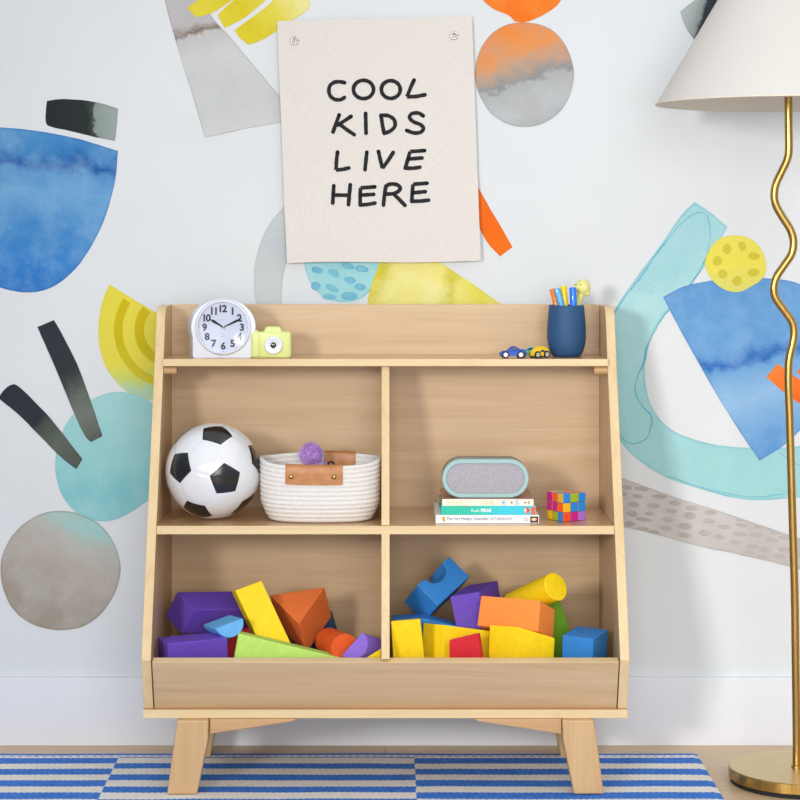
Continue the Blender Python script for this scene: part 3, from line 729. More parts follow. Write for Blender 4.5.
# ------------------------------------------------------------------ toy camera
lime = plain('lime_plastic', (220,230,146), .4, var=.03, coat=.2)
YK = -.172; kk = (YK+DW)/F
tcm = thing('toy_camera', (P(271,357,YK).x, YK+.012, ZTT), 'lime green toy camera with a white lens ring beside the white clock', 'toy camera')
def rrect(x0, x1, z0, z1, r, n=5):
    o_ = []
    for cx, cz, a0 in ((x1-r,z1-r,0),(x0+r,z1-r,90),(x0+r,z0+r,180),(x1-r,z0+r,270)):
        for i in range(n+1):
            a = math.radians(a0+90*i/n); o_.append((cx+r*math.cos(a), cz+r*math.sin(a)))
    return o_
def slab(o_, y0, y1, inset=.0015):
    """rounded slab between y0 (front) and y1"""
    cx = sum(p[0] for p in o_)/len(o_); cz = sum(p[1] for p in o_)/len(o_)
    wx_ = max(p[0] for p in o_)-cx; wz_ = max(p[1] for p in o_)-cz
    V, Fc = [], []; n = len(o_)
    lv = [(1, y0), (0, y0+inset), (0, y1-inset), (1, y1)]
    for k, y in lv:
        for x, z in o_: V.append(Vector((cx+(x-cx)*(1-k*inset/wx_), y, cz+(z-cz)*(1-k*inset/wz_))))
    for k in range(3):
        for i in range(n): Fc.append([k*n+i, k*n+(i+1) % n, (k+1)*n+(i+1) % n, (k+1)*n+i])
    Fc.append(list(range(n))[::-1]); Fc.append([3*n+i for i in range(n)])
    return V, Fc
def kp(px, py, Y=YK): v = P(px, py, Y); return v.x, v.z
x0, _ = kp(251.2, 350); x1, _ = kp(290.8, 350); _, zt = kp(270, 332)
link('body', slab(rrect(x0, x1, ZTT, zt, .007), YK, YK+.026, .003), lime, tcm, True, sharp=40)
h0, hz = kp(264.5, 326.7); h1, _ = kp(281, 327)
_, zt2 = kp(270, 334)
link('viewfinder_hump', prism([(h0-.004, YK+.003, zt2), (h1+.004, YK+.003, zt2), (h1-.002, YK+.003, hz), (h0+.002, YK+.003, hz)], (0,.018,0)), lime, tcm, bevel=.0035)
g0, gz = kp(252, 331.5); g1, _ = kp(259.5, 332)
link('grip', slab(rrect(g0, g1, ZTT+.003, zt-.002, .003), YK-.003, YK+.004, .0015), lime, tcm, True, sharp=40)
b0, bz = kp(254.5, 330.5)
link('shutter_button', lathe([(.0035,0),(.0035,.0035),(.0028,.0042)], 20, (b0+.003, YK+.012, zt-.001)), lime, tcm, True, sharp=40)
lx_, lz_ = kp(273.6, 345.2)
def faceat(prof, x, y, z, n=40, close=True):
    V, Fc = lathe(prof, n, (0,0,0), close)
    return xf((V, Fc), Matrix.Translation((x, y, z)) @ Matrix.Rotation(math.pi/2, 4, 'X'))
link('lens_ring', faceat([(.0178,-.002),(.0178,.0045),(.0165,.006),(.0120,.0062),(.0085,.0045)], lx_, YK, lz_), white, tcm, True, label='white lens ring', sharp=40)
link('lens', faceat([(.0062,.004),(.0058,.0052),(.003,.0060),(.0003,.0062)], lx_, YK, lz_), plain('lens_black', (20,24,28), .1, coat=.8), tcm, True, label='black lens')

# ------------------------------------------------------------------ toy cars
def toy_car(name, loc, ang, L, body_mat, label, wheel_r=.0072, hub_mat=None, prof=None):
    """prof: side outline (x along car from -0.5 nose to 0.5 tail, z in units of L)"""
    t = thing(name, loc, label, 'toy car', 'toy cars on the top shelf')
    MM = Matrix.Translation(loc) @ Matrix.Rotation(ang, 4, 'Z')
    prof = prof or [(-.5,.10),(-.49,.22),(-.40,.27),(-.22,.30),(-.08,.42),(.06,.47),(.20,.42),(.34,.34),(.48,.34),(.5,.26),(.49,.10)]
    q = catmull([(a*L, b*L) for a, b in prof], False, 4)
    wd = L*.46; V, Fc = [], []; n = len(q)
    for yy_, k in ((-.5,.0),(-.46,.6),(-.36,1.0),(.36,1.0),(.46,.6),(.5,.0)):
        for p in q:
            zc_ = L*.22; over = max(0, p.y-zc_); nar = 1.0-over/L*1.0*(.6 if abs(yy_) > .3 else 0)
            V.append(Vector((p.x*(1-.04*(1-k)), yy_*wd*nar, min(p.y, zc_)*1.0+over*(.86+.14*k)))+Vector((0,0,0)))
    m_ = 6
    for k in range(m_-1):
        for i in range(n): Fc.append([k*n+i, k*n+(i+1) % n, (k+1)*n+(i+1) % n, (k+1)*n+i])
    Fc.append(list(range(n))[::-1]); Fc.append([(m_-1)*n+i for i in range(n)])
    link('car_body', xf((V, Fc), MM), body_mat, t, True, sharp=50)
    win = [(-.17,.315),(-.06,.40),(.06,.435),(.19,.395),(.25,.345)]
    for s in (-1, 1):
        g = [Vector((a*L, s*wd*.475*(1-.0*b)+s*.0006, b*L)) for a, b in win]
        link('side_window', xf(prism(g, (0,-s*.002,0)), MM), plain('tinted_window', (30,52,92), .15), t) if name != 'toy_sedan' else None
    for a in (-.31, .30):
        for s in (-1, 1):
            c0 = Vector((a*L, s*wd*.40, wheel_r)); c1 = Vector((a*L, s*(wd*.5+.0014), wheel_r))
            wh = link('wheel', xf(cyl(c0, c1, wheel_r, 24), MM), tyre, t, True, sharp=40)
            link('hubcap', xf(cyl(c1-Vector((0,s*.0002,0)), c1+Vector((0,s*.0007,0)), wheel_r*.62, 20), MM), hub_mat or white, wh, True, sharp=40)
    return t
tyre = plain('black_tyre', (26,26,28), .7)
bluep = plain('blue_car_paint', (0,78,190), .45, coat=.0, var=.03)
mintp = plain('mint_car_paint', (100,205,180), .4, coat=.0, var=.03)
yelp = plain('yellow_car_paint', (238,200,6), .38, coat=.05, var=.03)
yc = -.172
toy_car('toy_sports_car', (P(512.4,357,yc).x, yc, ZTT), .10, .0500, bluep, 'small bright blue toy car leftmost of the three on the top shelf')
toy_car('toy_pickup', (P(529.5,357,-.132).x, -.132, ZTT), .05, .044, mintp, 'small mint green toy car parked behind the yellow one', .0066, plain('grey_hub', (150,150,150), .5))
toy_car('toy_buggy', (P(539.6,357,yc).x, yc+.002, ZTT), .58, .0375, yelp, 'small yellow toy car beside the navy pencil cup', .0072, plain('grey_hub2', (190,188,184), .5),
        [(-.5,.12),(-.5,.28),(-.42,.42),(-.25,.56),(0,.62),(.22,.60),(.42,.48),(.5,.30),(.5,.12)])

# ------------------------------------------------------------------ pencil cup with pens
YU = -.118; ku = (YU+DW)/F; ux = P(566.5, 350, YU).x
cupm = plain('navy_silicone', (32,78,122), .62, var=.03)
zt_ = P(566, 305, YU).z-ZTT
pr = [(.0001,0),(.024,0),(.029,.002),(.0335,.010),(.0372,.022),(.0392,.038),(.0390,.055),(.0378,.075),(.0362,.092),(.0350,zt_-.001),(.0345,zt_),(.0325,zt_),(.0320,zt_-.003),(.0345,.055),(.034,.03),(.028,.008),(.0001,.006)]
k_ = 19.4*ku/.0392
pr = [(r*k_ if r > .001 else r, z) for r, z in pr]
link('pencil_cup', lathe(pr, 64, (ux, YU, ZTT), False), cupm, None, True, label='matte navy blue rounded cup holding felt pens at the right of the top shelf', cat='pencil cup', sharp=60)
def pen(name, ptop, pbot, Y0, Y1, wpx, col, label, cap=None):
    a = P(ptop[0], ptop[1], Y0); b = P(pbot[0], pbot[1], Y1)
    d = (b-a).normalized(); fl = ZTT+.0095
    bot = a+d*((fl-a.z)/d.z)
    r = wpx/2*ku*1.12
    t = thing(name, bot, label, 'felt pen', 'felt pens in the navy cup')
    mm = plain('ink_'+name+str(len(WL)), col, .35, coat=.3, var=.03)
    u = a-bot; q = u.to_track_quat('Z', 'Y').to_matrix().to_4x4(); Ln = u.length
    TT = Matrix.Translation(bot) @ q
    link('barrel', xf(lathe([(r*.9,0),(r*.9,Ln*.62)], 20), TT), white, t, True, sharp=40)
    link('cap', xf(lathe([(r,Ln*.60),(r,Ln-.002),(r*.9,Ln-.0006),(r*.55,Ln-.0003),(r*.5,Ln-.0015),(.0003,Ln-.0015)], 20), TT), mm, t, True, sharp=40, label='coloured cap')
pen('felt_pen', (552.2,288.6), (556.5,305.2), -.112, -.114, 5.6, (246,126,10), 'orange felt pen, leftmost in the navy cup')
pen('felt_pen', (556.8,288.4), (561.4,305.2), -.132, -.130, 5.7, (84,176,236), 'light blue felt pen leaning in the navy cup')
pen('felt_pen', (563.3,285.6), (565.0,305), -.120, -.122, 5.8, (246,212,20), 'yellow felt pen standing upright in the navy cup')
pen('felt_pen', (572.6,287.2), (573.6,305), -.136, -.134, 6.2, (0,118,236), 'bright blue felt pen, rightmost in the navy cup')
# pale yellow dinosaur figure peeking out of the cup
paley = plain('pale_yellow_rubber', (226,224,140), .5, var=.03)
YF = -.112; kf = (YF+DW)/F
hc = P(583, 287.3, YF)
g = tube(catm3([P(576,312,YF), P(578,303,YF), P(580.2,296,YF), P(582.5,290,YF)], 6), [.0080]*6+[.0072]*6+[.0078]*6+[.008], 14)
fig = thing('rubber_duck_figure', (P(575,340,YF).x, YF, ZTT+.0095), 'pale yellow rubber toy figure with dot eyes peeking out behind the pens', 'toy figure')
sn = [sphere(hc, 1, 28, 18, (.0155,.0140,.0165)), sphere(P(577.2,288.0,YF-.006), 1, 18, 10, (.0085,.008,.0070)), sphere(P(586.5,292.5,YF), 1, 18, 10, (.0080,.009,.0085)), sphere(P(588.0,283.5,YF+.002), 1, 14, 8, (.0042,.004,.0048)), g,
      cyl((P(576,312,YF)), (P(575,340,YF).x, YF, ZTT+.0096), .0085, 14, .012)]
bd = link('body', join(*sn), paley, fig, True)
rmm = bd.modifiers.new('remesh', 'REMESH'); rmm.mode = 'VOXEL'; rmm.voxel_size = .0008; rmm.use_smooth_shade = True
sm_ = bd.modifiers.new('smooth', 'SMOOTH'); sm_.iterations = 6
for ex in (575.6, 580.4):
    e_ = P(ex, 284.6, YF-.0118)
    link('eye', sphere(e_, .0011, 12, 8), ink, fig, True)

# ------------------------------------------------------------------ soccer ball
YBL = -.215; kb = (YBL+DW)/F
bc_ = P(213.2, 470.2, YBL); RB = 47.7*kb; bc_.z = ZM+.0004+RB
phi = (1+5**.5)/2
IV = [Vector(v).normalized() for v in ((-1,phi,0),(1,phi,0),(-1,-phi,0),(1,-phi,0),(0,-1,phi),(0,1,phi),(0,-1,-phi),(0,1,-phi),(phi,0,-1),(phi,0,1),(-phi,0,-1),(-phi,0,1))]
dmin = min((IV[0]-v).length for v in IV[1:])
adj = lambda i, j: i != j and (IV[i]-IV[j]).length < dmin*1.05
def tb3(a, b, c):
    e1 = (a+b+c).normalized(); e2 = (a-e1*a.dot(e1)).normalized(); e3 = e1.cross(e2); return Matrix((e1, e2, e3)).transposed()
# image-space unit vectors (x right, z up, y away)
def uu(x, z): return Vector((x, -math.sqrt(max(0, 1-x*x-z*z)), z))
tA, tC, tB = uu(.125,.88), uu(.335,-.115), uu(-.665,.175)
tri = next((i,j,k) for i in range(12) for j in range(12) for k in range(12) if adj(i,j) and adj(j,k) and adj(i,k) and ((IV[i].cross(IV[j]).dot(IV[k]) > 0) == (tA.cross(tB).dot(tC) > 0)))
R3 = tb3(tA, tB, tC) @ tb3(IV[tri[0]], IV[tri[1]], IV[tri[2]]).transposed()
IV = [R3 @ v for v in IV]
polys = []
edges = [(i, j) for i in range(12) for j in range(12) if adj(i, j)]
tv = {(i, j): (IV[i]*2+IV[j])/3 for i, j in edges}
def order(vs, c):
    c = c.normalized(); a = (vs[0]-c*vs[0].dot(c)).normalized(); b = c.cross(a)
    return sorted(vs, key=lambda v: math.atan2(v.dot(b), v.dot(a)))
for i in range(12): polys.append((order([tv[(i, j)] for j in range(12) if adj(i, j)], IV[i]), 1))
for i in range(12):
    for j in range(i+1, 12):
        for k in range(j+1, 12):
            if adj(i, j) and adj(j, k) and adj(i, k):
                vs = [tv[p] for p in ((i,j),(j,i),(j,k),(k,j),(k,i),(i,k))]
                polys.append((order(vs, IV[i]+IV[j]+IV[k]), 0))
V, Fc, fm = [], [], []; N = 10; vidx = {}
def vid(p, r):
    key = (round(p.x, 4), round(p.y, 4), round(p.z, 4))
    if key not in vidx: vidx[key] = len(V); V.append(bc_+p*r)
    return vidx[key]
for vs, mi in polys:
    c = sum(vs, Vector())/len(vs); n = len(vs)
    for t in range(n):
        a, b = vs[t], vs[(t+1) % n]; idx = {}
        for i in range(N+1):
            for j in range(N+1-i):
                wc_ = 1-(i+j)/N
                p = (c*wc_+a*(i/N)+b*(j/N)).normalized()
                r = RB*(1-.010*max(0, 1-wc_/.14)**2)
                idx[(i, j)] = vid(p, r)
        for i in range(N):
            for j in range(N-i):
                Fc.append([idx[(i,j)], idx[(i+1,j)], idx[(i,j+1)]]); fm.append(mi)
                if i+j < N-1: Fc.append([idx[(i+1,j)], idx[(i+1,j+1)], idx[(i,j+1)]]); fm.append(mi)
# small printed ball mark, lower left of the ball
dd = uu(-.875, -.36); a_ = dd.cross(Vector((0,0,1))).normalized(); b_ = dd.cross(a_)
def onball(u, v, r=1.002): return bc_+(dd+a_*u+b_*v).normalized()*RB*r
for (cu, cv, rr) in [(0,0,.03)]+[(.075*math.cos(a), .075*math.sin(a), .018) for a in [i*2*math.pi/5 for i in range(5)]]:
    k = len(V); V += [onball(cu+rr*math.cos(i*math.pi/3), cv+rr*math.sin(i*math.pi/3)) for i in range(6)]; Fc.append(list(range(k, k+6))); fm.append(1)
bw = plain('ball_white', (224,226,229), .22, var=.015, coat=.5); bb = plain('ball_black', (22,22,26), .22, coat=.5)
link('soccer_ball', (V, Fc, fm), [bw, bb], None, True, label='black and white soccer ball resting on the middle shelf', cat='ball')

# ------------------------------------------------------------------ rope basket
bx0, by0 = P(320.5, 480, -.222).x, -.216
BZ = ZM+.0005
rope = NT('cotton_rope')
ro = rope.noise(1, 3, .6, rope.map((220, 220, 500)))
rope.set(Base_Color=rope.ramp(ro, [(.3, (214,209,203)), (.7, (230,227,222))]), Roughness=.95); rope.bump(ro, .5, .0015)
NC, HB = 13, .116
def bplan(a, sx_, sy_, e=.74):
    c, s = math.cos(a), math.sin(a)
    return Vector((sx_*math.copysign(abs(c)**e, c), sy_*math.copysign(abs(s)**e, s)))
def bprofile(t): # plan half-sizes at height fraction
    k = .80+.20*min(1, (t/.32))**.5*1.0
    k2 = 1+.03*t
    return .1185*k*k2/1.03, .078*k*(.94+.06*t)
def rimlift(a):
    return .006*(abs(math.cos(a))**6)-.0045*max(0, -math.sin(a))**2+.0075*max(0, math.sin(a))**2
V, Fc = [], []; na = 96; rows = []
tt = [i/(NC*6) for i in range(NC*6+1)]
for t in tt:
    sx_, sy_ = bprofile(t); bul = .0016*abs(math.sin(math.pi*NC*t))
    rows.append([(sx_+bul, sy_+bul, HB*t, t)])
row_pts = []
for t in tt:
    sx_, sy_ = bprofile(t); bul = .0018*abs(math.sin(math.pi*NC*t))
    row = []
    for k in range(na):
        a = 2*math.pi*k/na; p = bplan(a, sx_+bul, sy_+bul)
        tw = .0004*math.sin(a*150+t*80)
        row.append(Vector((bx0+p.x*(1+tw), by0+p.y, BZ+.0+HB*t+rimlift(a)*t)))
    row_pts.append(row)
for t in tt[::-1]:
    if t < .04: continue
    sx_, sy_ = bprofile(t); bul = -.0065-.0016*abs(math.sin(math.pi*NC*t))
    row_pts.append([Vector((bx0+bplan(2*math.pi*k/na, sx_+bul, sy_+bul).x, by0+bplan(2*math.pi*k/na, sx_+bul, sy_+bul).y, BZ+HB*t+rimlift(2*math.pi*k/na)*t)) for k in range(na)])
for r_ in row_pts: V += r_
for i in range(len(row_pts)-1):
    for k in range(na): Fc.append([i*na+k, i*na+(k+1) % na, (i+1)*na+(k+1) % na, (i+1)*na+k])
Fc.append(list(range(na))[::-1]); Fc.append([(len(row_pts)-1)*na+k for k in range(na)])
bk = thing('rope_basket', (bx0, by0, BZ), 'white coiled cotton rope basket with tan leather handles beside the ball', 'basket')
link('basket_body', (V, Fc), rope.m, bk, True)
leather = NT('tan_leather'); ln_ = leather.noise(50, 4)
leather.set(Base_Color=leather.ramp(ln_, [(.3, (170,108,58)), (.7, (188,128,76))]), Roughness=.42); leather.bump(leather.noise(700, 2), .15, .0005)
brassr = plain('brass_rivet', (176,146,84), .3, 1.0)
def handle(side, xa, xb, drop_o, drop_i):
    """leather strap folded over the rim; side -1 front, +1 back"""
    V, Fc = [], []; nu = 18
    prof_n = 0
    for i in range(nu+1):
        x = xa+(xb-xa)*i/nu; u = (x-bx0)/.1185
        s_ = (1-min(.999, abs(u))**(2/.74))**(.74/2)
        yo = by0+side*(.078*s_+.0028); yi = by0+side*(.078*s_-.0105)
        a = math.atan2(side*s_, u); zr = BZ+HB+rimlift(a)+.0022
        path = [(yo, zr-drop_o), (yo, zr-drop_o*.5), (yo, zr-.005), (yo-side*.002, zr-.001), ((yo+yi)/2, zr+.0006), (yi+side*.002, zr-.001), (yi, zr-.005), (yi, zr-drop_i*.5), (yi, zr-drop_i)]
        th = .0022
        inner = []
        for k, (y, z) in enumerate(path):
            if k <= 2: inner.append((y-side*th, z))
            elif k >= 6: inner.append((y+side*th, z))
            else: inner.append((y+(side*-th*.5 if k == 3 else side*th*.5 if k == 5 else 0), z-th))
        ring_ = path+inner[::-1]; prof_n = len(ring_)
        V += [Vector((x, y, z)) for y, z in ring_]
    n = prof_n
    for i in range(nu):
        for k in range(n): Fc.append([i*n+k, i*n+(k+1) % n, (i+1)*n+(k+1) % n, (i+1)*n+k])
    Fc.append(list(range(n))); Fc.append([nu*n+k for k in range(n)][::-1])
    return V, Fc
yfr = by0-.078
hx0, hx1 = P(285.2, 470, yfr).x, P(342.8, 470, yfr).x
hf = link('handle', handle(-1, hx0, hx1, .0385, .020), leather.m, bk, True, sharp=50, label='tan leather handle with two brass rivets')
for rx in (291, 334):
    rc = P(rx, 477.2, yfr-.0045)
    u = (rc.x-bx0)/.1185; s_ = (1-abs(u)**(2/.74))**(.37); rc.y = by0-(.078*s_+.0026)
    link('rivet', faceat([(.0048,-.001),(.0048,.0010),(.0036,.0022),(.0015,.0028),(.0002,.0029)], rc.x, rc.y, rc.z-.0), brassr, hf, True, sharp=50)
ybk = by0+.07
link('handle', handle(1, P(324,450,ybk).x, P(355.5,450,ybk).x, .036, .040), leather.m, bk, True, sharp=50, label='plain tan leather handle folded over the back rim')

# purple pompom charm inside the basket
pc = P(311, 454.5, by0+.016)
purp = plain('purple_fluff', (214,172,236), .95, var=.12, scale=500)
V, Fc = sphere(pc, .0190, 24, 16)
V = list(V); Fc = list(Fc); rnd = random.Random(3)
for i in range(2600):
    z = 1-2*(i+.5)/2600; a = i*2.39996; r = math.sqrt(1-z*z)
    d = (Vector((r*math.cos(a), r*math.sin(a), z))+Vector((rnd.gauss(0,.13), rnd.gauss(0,.13), rnd.gauss(0,.13)))).normalized()
    u = d.orthogonal().normalized(); v = d.cross(u); k = len(V); L_ = .0238+rnd.random()*.0022; w_ = .0007
    bend = Vector((rnd.gauss(0,.0012), rnd.gauss(0,.0012), rnd.gauss(0,.0012)))
    b0_ = pc+d*.0175
    V += [b0_+u*w_, b0_-u*w_*.5+v*w_*.87, b0_-u*w_*.5-v*w_*.87, pc+d*L_+bend]
    Fc += [[k,k+1,k+3],[k+1,k+2,k+3],[k+2,k,k+3]]
pom = thing('pompom_charm', (pc.x, pc.y, BZ+.006), 'fluffy purple pompom charm peeking out of the rope basket', 'pompom')
link('pompom', (V, Fc), purp, pom)
st = [P(318, 462, by0+.010), P(322, 461.2, by0+.012), P(326, 464, by0+.012), P(329, 474, by0+.012), Vector((pc.x+.05, by0+.01, BZ+.012)), Vector((pc.x+.02, by0+.01, BZ+.008))]
link('strap', tube(catm3(st, 6), .0022, 10), plain('purple_strap', (160,112,200), .7), pom, True)
link('clasp', tube([P(331,464.0,by0+.012)+Vector((.0055*math.cos(a), .002*math.sin(a*2), .0042*math.sin(a))) for a in [i*2*math.pi/20 for i in range(21)]], .0017, 8), ink, pom, True, label='black clasp ring')

# ------------------------------------------------------------------ books and speaker
def book(z0, h, xa, xb, yf, depth, cover, name_lbl, spine_fn, pages_col=(236,230,216)):
    cx = (xa+xb)/2
    t = thing('picture_book', (cx, yf+depth/2, z0), name_lbl, 'book', 'stacked picture books under the speaker')
    cv = .0016
    C = join(box(xa, xb, yf, yf+cv, z0, z0+h), box(xa, xb, yf+cv, yf+depth, z0, z0+cv), box(xa, xb, yf+cv, yf+depth, z0+h-cv, z0+h))
    link('cover', C, cover, t)
    pg = NT('paper_edges'); sz = pg.noise(1, 2, .5, pg.map((4, 4, 1500)))
    pg.set(Base_Color=pg.ramp(sz, [(.3, tuple(v*.88 for v in pages_col)), (.7, pages_col)]), Roughness=.9)
    link('pages', box(xa+.003, xb-.003, yf+cv+.0002, yf+depth-.003, z0+cv+.0001, z0+h-cv-.0001), pg.m, t)
    spine_fn(t, xa, xb, yf-.0004, z0, h)
YK2 = -.280; kB = (YK2+DW)/F
zb0 = ZM+.0005
def X_(px): return (px-CX)*kB
whitec = plain('white_card', (238,237,242), .45, var=.01)
def spine1(t, xa, xb, y, z0, h):
    zc_ = z0+h*.52
    gp = plain('grey_print', (92,96,120), .6)
    link('spine_title', text('The Very Hungry Caterpillar', h*.42, ((X_(446.5)+X_(489))/2, y, zc_), width=X_(489)-X_(446.5), bold=.01), gp, t)
    link('spine_subtitle', text('EATS BREAKFAST', h*.32, ((X_(490.5)+X_(512.5))/2, y, zc_+.0005), width=X_(512.5)-X_(490.5)), gp, t)
    link('spine_blob', join(oval(X_(443.6), zc_+.001, .0032, .0036, y, 18), oval(X_(443.8), zc_-.0028, .0026, .0022, y-.0001, 14)), plain('amber_print', (232,160,24), .6), t, label='amber printed blob')
    link('spine_mark', join(*[rectxz(X_(523.5)+i*.0022, X_(523.5)+i*.0022+.0016, z0+h*.25+j*.0042, z0+h*.25+j*.0042+.0028, y) for i in range(4) for j in range(2)]), plain('pink_print', (214,170,196), .6), t)
    sq = link('publisher_square', rectxz(X_(530.2), X_(538.2), z0+.0012, z0+h-.0026, y), plain('black_print', (24,26,34), .5), t)
    link('publisher_oval', oval(X_(534), z0+h*.47, .0058, .0033, y-.0002, 24), plain('orange_print', (244,142,44), .5), sq)
    link('oval_core', oval(X_(534), z0+h*.47, .0028, .0022, y-.0004, 18), whitec, sq)
grad = NT('green_to_cyan_cover')
sg = grad.n('ShaderNodeSeparateXYZ', {0: grad.tc()})
grad.set(Base_Color=grad.ramp(grad.rng(sg.outputs[0], -.04, .03), [(0,(6,188,160)), (.5,(20,196,184)), (1,(40,196,216))]), Roughness=.4)
def spine2(t, xa, xb, y, z0, h):
    zc_ = z0+h*.5
    link('spine_lead_in', text('Kuak', h*.36, (X_(475.5), y, zc_), width=X_(479.5)-X_(471.5)), whitec, t)
    link('spine_title', text('FROG', h*.40, ((X_(481)+X_(491.2))/2, y, zc_), width=X_(491.2)-X_(481), bold=.04), whitec, t)
    rd = link('round_logo', oval(X_(526.8), zc_, .0055, .0058, y, 28), plain('red_print', (232,74,34), .5), t)
    link('logo_crescent', join(oval(X_(525.4), zc_+.0010, .0022, .0026, y-.0002, 16), oval(X_(525.8), zc_-.0030, .0016, .0012, y-.0002, 12)), whitec, rd)
    link('orange_block', rectxz(X_(531.2), X_(535.2), z0+.0006, z0+h-.0014, y), plain('orange_block_print', (246,96,30), .5), t)
    link('red_edge_mark', rectxz(X_(464), X_(469), z0+h-.0010, z0+h+.0, y), plain('brick_print', (196,90,80), .5), t)
def spine3(t, xa, xb, y, z0, h):
    zc_ = z0+h*.5; pp_ = plain('pale_gold_print', (206,196,140), .6)
    link('spine_lead_in', text('NOTHING BUT', h*.32, (X_(455.5), y, zc_), width=X_(464)-X_(447)), pp_, t)
    link('spine_title', text('LOVE', h*.55, (X_(488), y, zc_), width=X_(494)-X_(482)), pp_, t)
    link('blue_stamp', join(rectxz(X_(501.5), X_(506), z0+.0018, z0+h-.0018, y), rectxz(X_(515.2), X_(519.2), z0+.0012, z0+h-.0012, y)), plain('pale_blue_print', (196,212,232), .6), t)
    link('blue_dot', oval(X_(503.6), zc_, .0013, .0016, y-.0002, 10), plain('blue_print', (70,110,180), .6), t)
    link('red_mark', join(oval(X_(511.8), zc_, .0020, .0012, y, 12), oval(X_(511.8), zc_, .0009, .0026, y, 12)), plain('red_brown_print', (178,96,84), .6), t)
    link('small_print', join(rectxz(X_(524), X_(526.6), z0+h*.42, z0+h*.60, y), rectxz(X_(528.4), X_(529.4), z0+h*.22, z0+h*.75, y)), plain('taupe_print', (130,118,100), .6), t)
h1b, h2b, h3b = .0158, .0172, .0128
book(zb0, h1b, X_(435.7), X_(539), YK2, .185, whitec, 'white picture book, bottom of the stack under the speaker', spine1)
book(zb0+h1b+.0003, h2b, X_(441), X_(535.6), YK2+.001, .175, grad.m, 'green and cyan picture book in the middle of the stack', spine2)
creamc = plain('cream_card', (240,232,210), .5, var=.01)
zb3 = zb0+h1b+h2b+.0006
book(zb3, h3b, X_(442.2), X_(533.6), YK2+.001, .168, creamc, 'cream spined picture book, top of the stack under the speaker', spine3)
# (its front cover is printed rosy brown)
tb_ = [o for o in COL.objects if o.name.startswith('cover')][-1]
tb_.data.materials.append(plain('rosy_cover', (196,150,134), .5, var=.15, scale=40))
for p in tb_.data.polygons:
    if p.normal.z > .9: p.material_index = 1

spk = None
YS = -.264; kS = (YS+DW)/F
sc0 = P(485.5, 477.4, YS); rS = 19.3*kS; half = (43.4-19.3)*kS; sz0 = zb3+h3b+.0006
sc0.z = sz0+rS
def stadium(r, y, n=20):
    out = []
    for i in range(n+1):
        a = -math.pi/2+math.pi*i/n; out.append(Vector((sc0.x+half+r*math.cos(a), y, sc0.z+r*math.sin(a))))
    for i in range(n+1):
        a = math.pi/2+math.pi*i/n; out.append(Vector((sc0.x-half+r*math.cos(a), y, sc0.z+r*math.sin(a))))
    return out
def loftr(lv, cap0=True, cap1=True):
    V, Fc = [], []; n = None
    for r, y in lv:
        o_ = stadium(r, y); n = len(o_); V += o_
    for k in range(len(lv)-1):
        for i in range(n): Fc.append([k*n+i, k*n+(i+1) % n, (k+1)*n+(i+1) % n, (k+1)*n+i])
    if cap0: Fc.append(list(range(n))[::-1])
    if cap1: Fc.append([(len(lv)-1)*n+i for i in range(n)])
    return V, Fc
spk = thing('bluetooth_speaker', (sc0.x, YS+.035, sz0), 'pill-shaped speaker with a mint frame and grey mesh front on the books', 'speaker')
link('shell', loftr([(rS-.0008,YS+.0075),(rS-.0004,YS+.009),(rS-.0004,YS+.062),(rS-.004,YS+.068)]), plain('taupe_shell', (168,166,152), .6), spk, True, sharp=40, label='taupe grey shell')
rin = rS-4.4*kS
link('frame', loftr([(rin,YS+.004),(rin,YS+.001),(rin+.001,YS),(rS-.0015,YS),(rS,YS+.0015),(rS,YS+.0073),(rin,YS+.0073)], False, False), plain('mint_plastic', (156,190,188), .4, var=.02), spk, True, sharp=40, label='mint green frame')
gm = NT('speaker_mesh')
gn = gm.math('MULTIPLY', gm.math('SINE', gm.math('MULTIPLY', gm.n('ShaderNodeSeparateXYZ', {0: gm.tc()}).outputs[0], 3200.)), gm.math('SINE', gm.math('MULTIPLY', gm.n('ShaderNodeSeparateXYZ', {0: gm.tc()}).outputs[2], 3200.)))
gm.set(Base_Color=gm.mix(gm.rng(gm.noise(900, 3), .35, .65), lin((150,146,156)), lin((190,186,192))), Roughness=.85); gm.bump(gn, .4, .0006)
link('grille', loftr([(rin-.0002,YS+.0066),(rin-.0002,YS+.0030),(rin-.004,YS+.0024)]), gm.m, spk, True, sharp=40, label='grey woven grille')

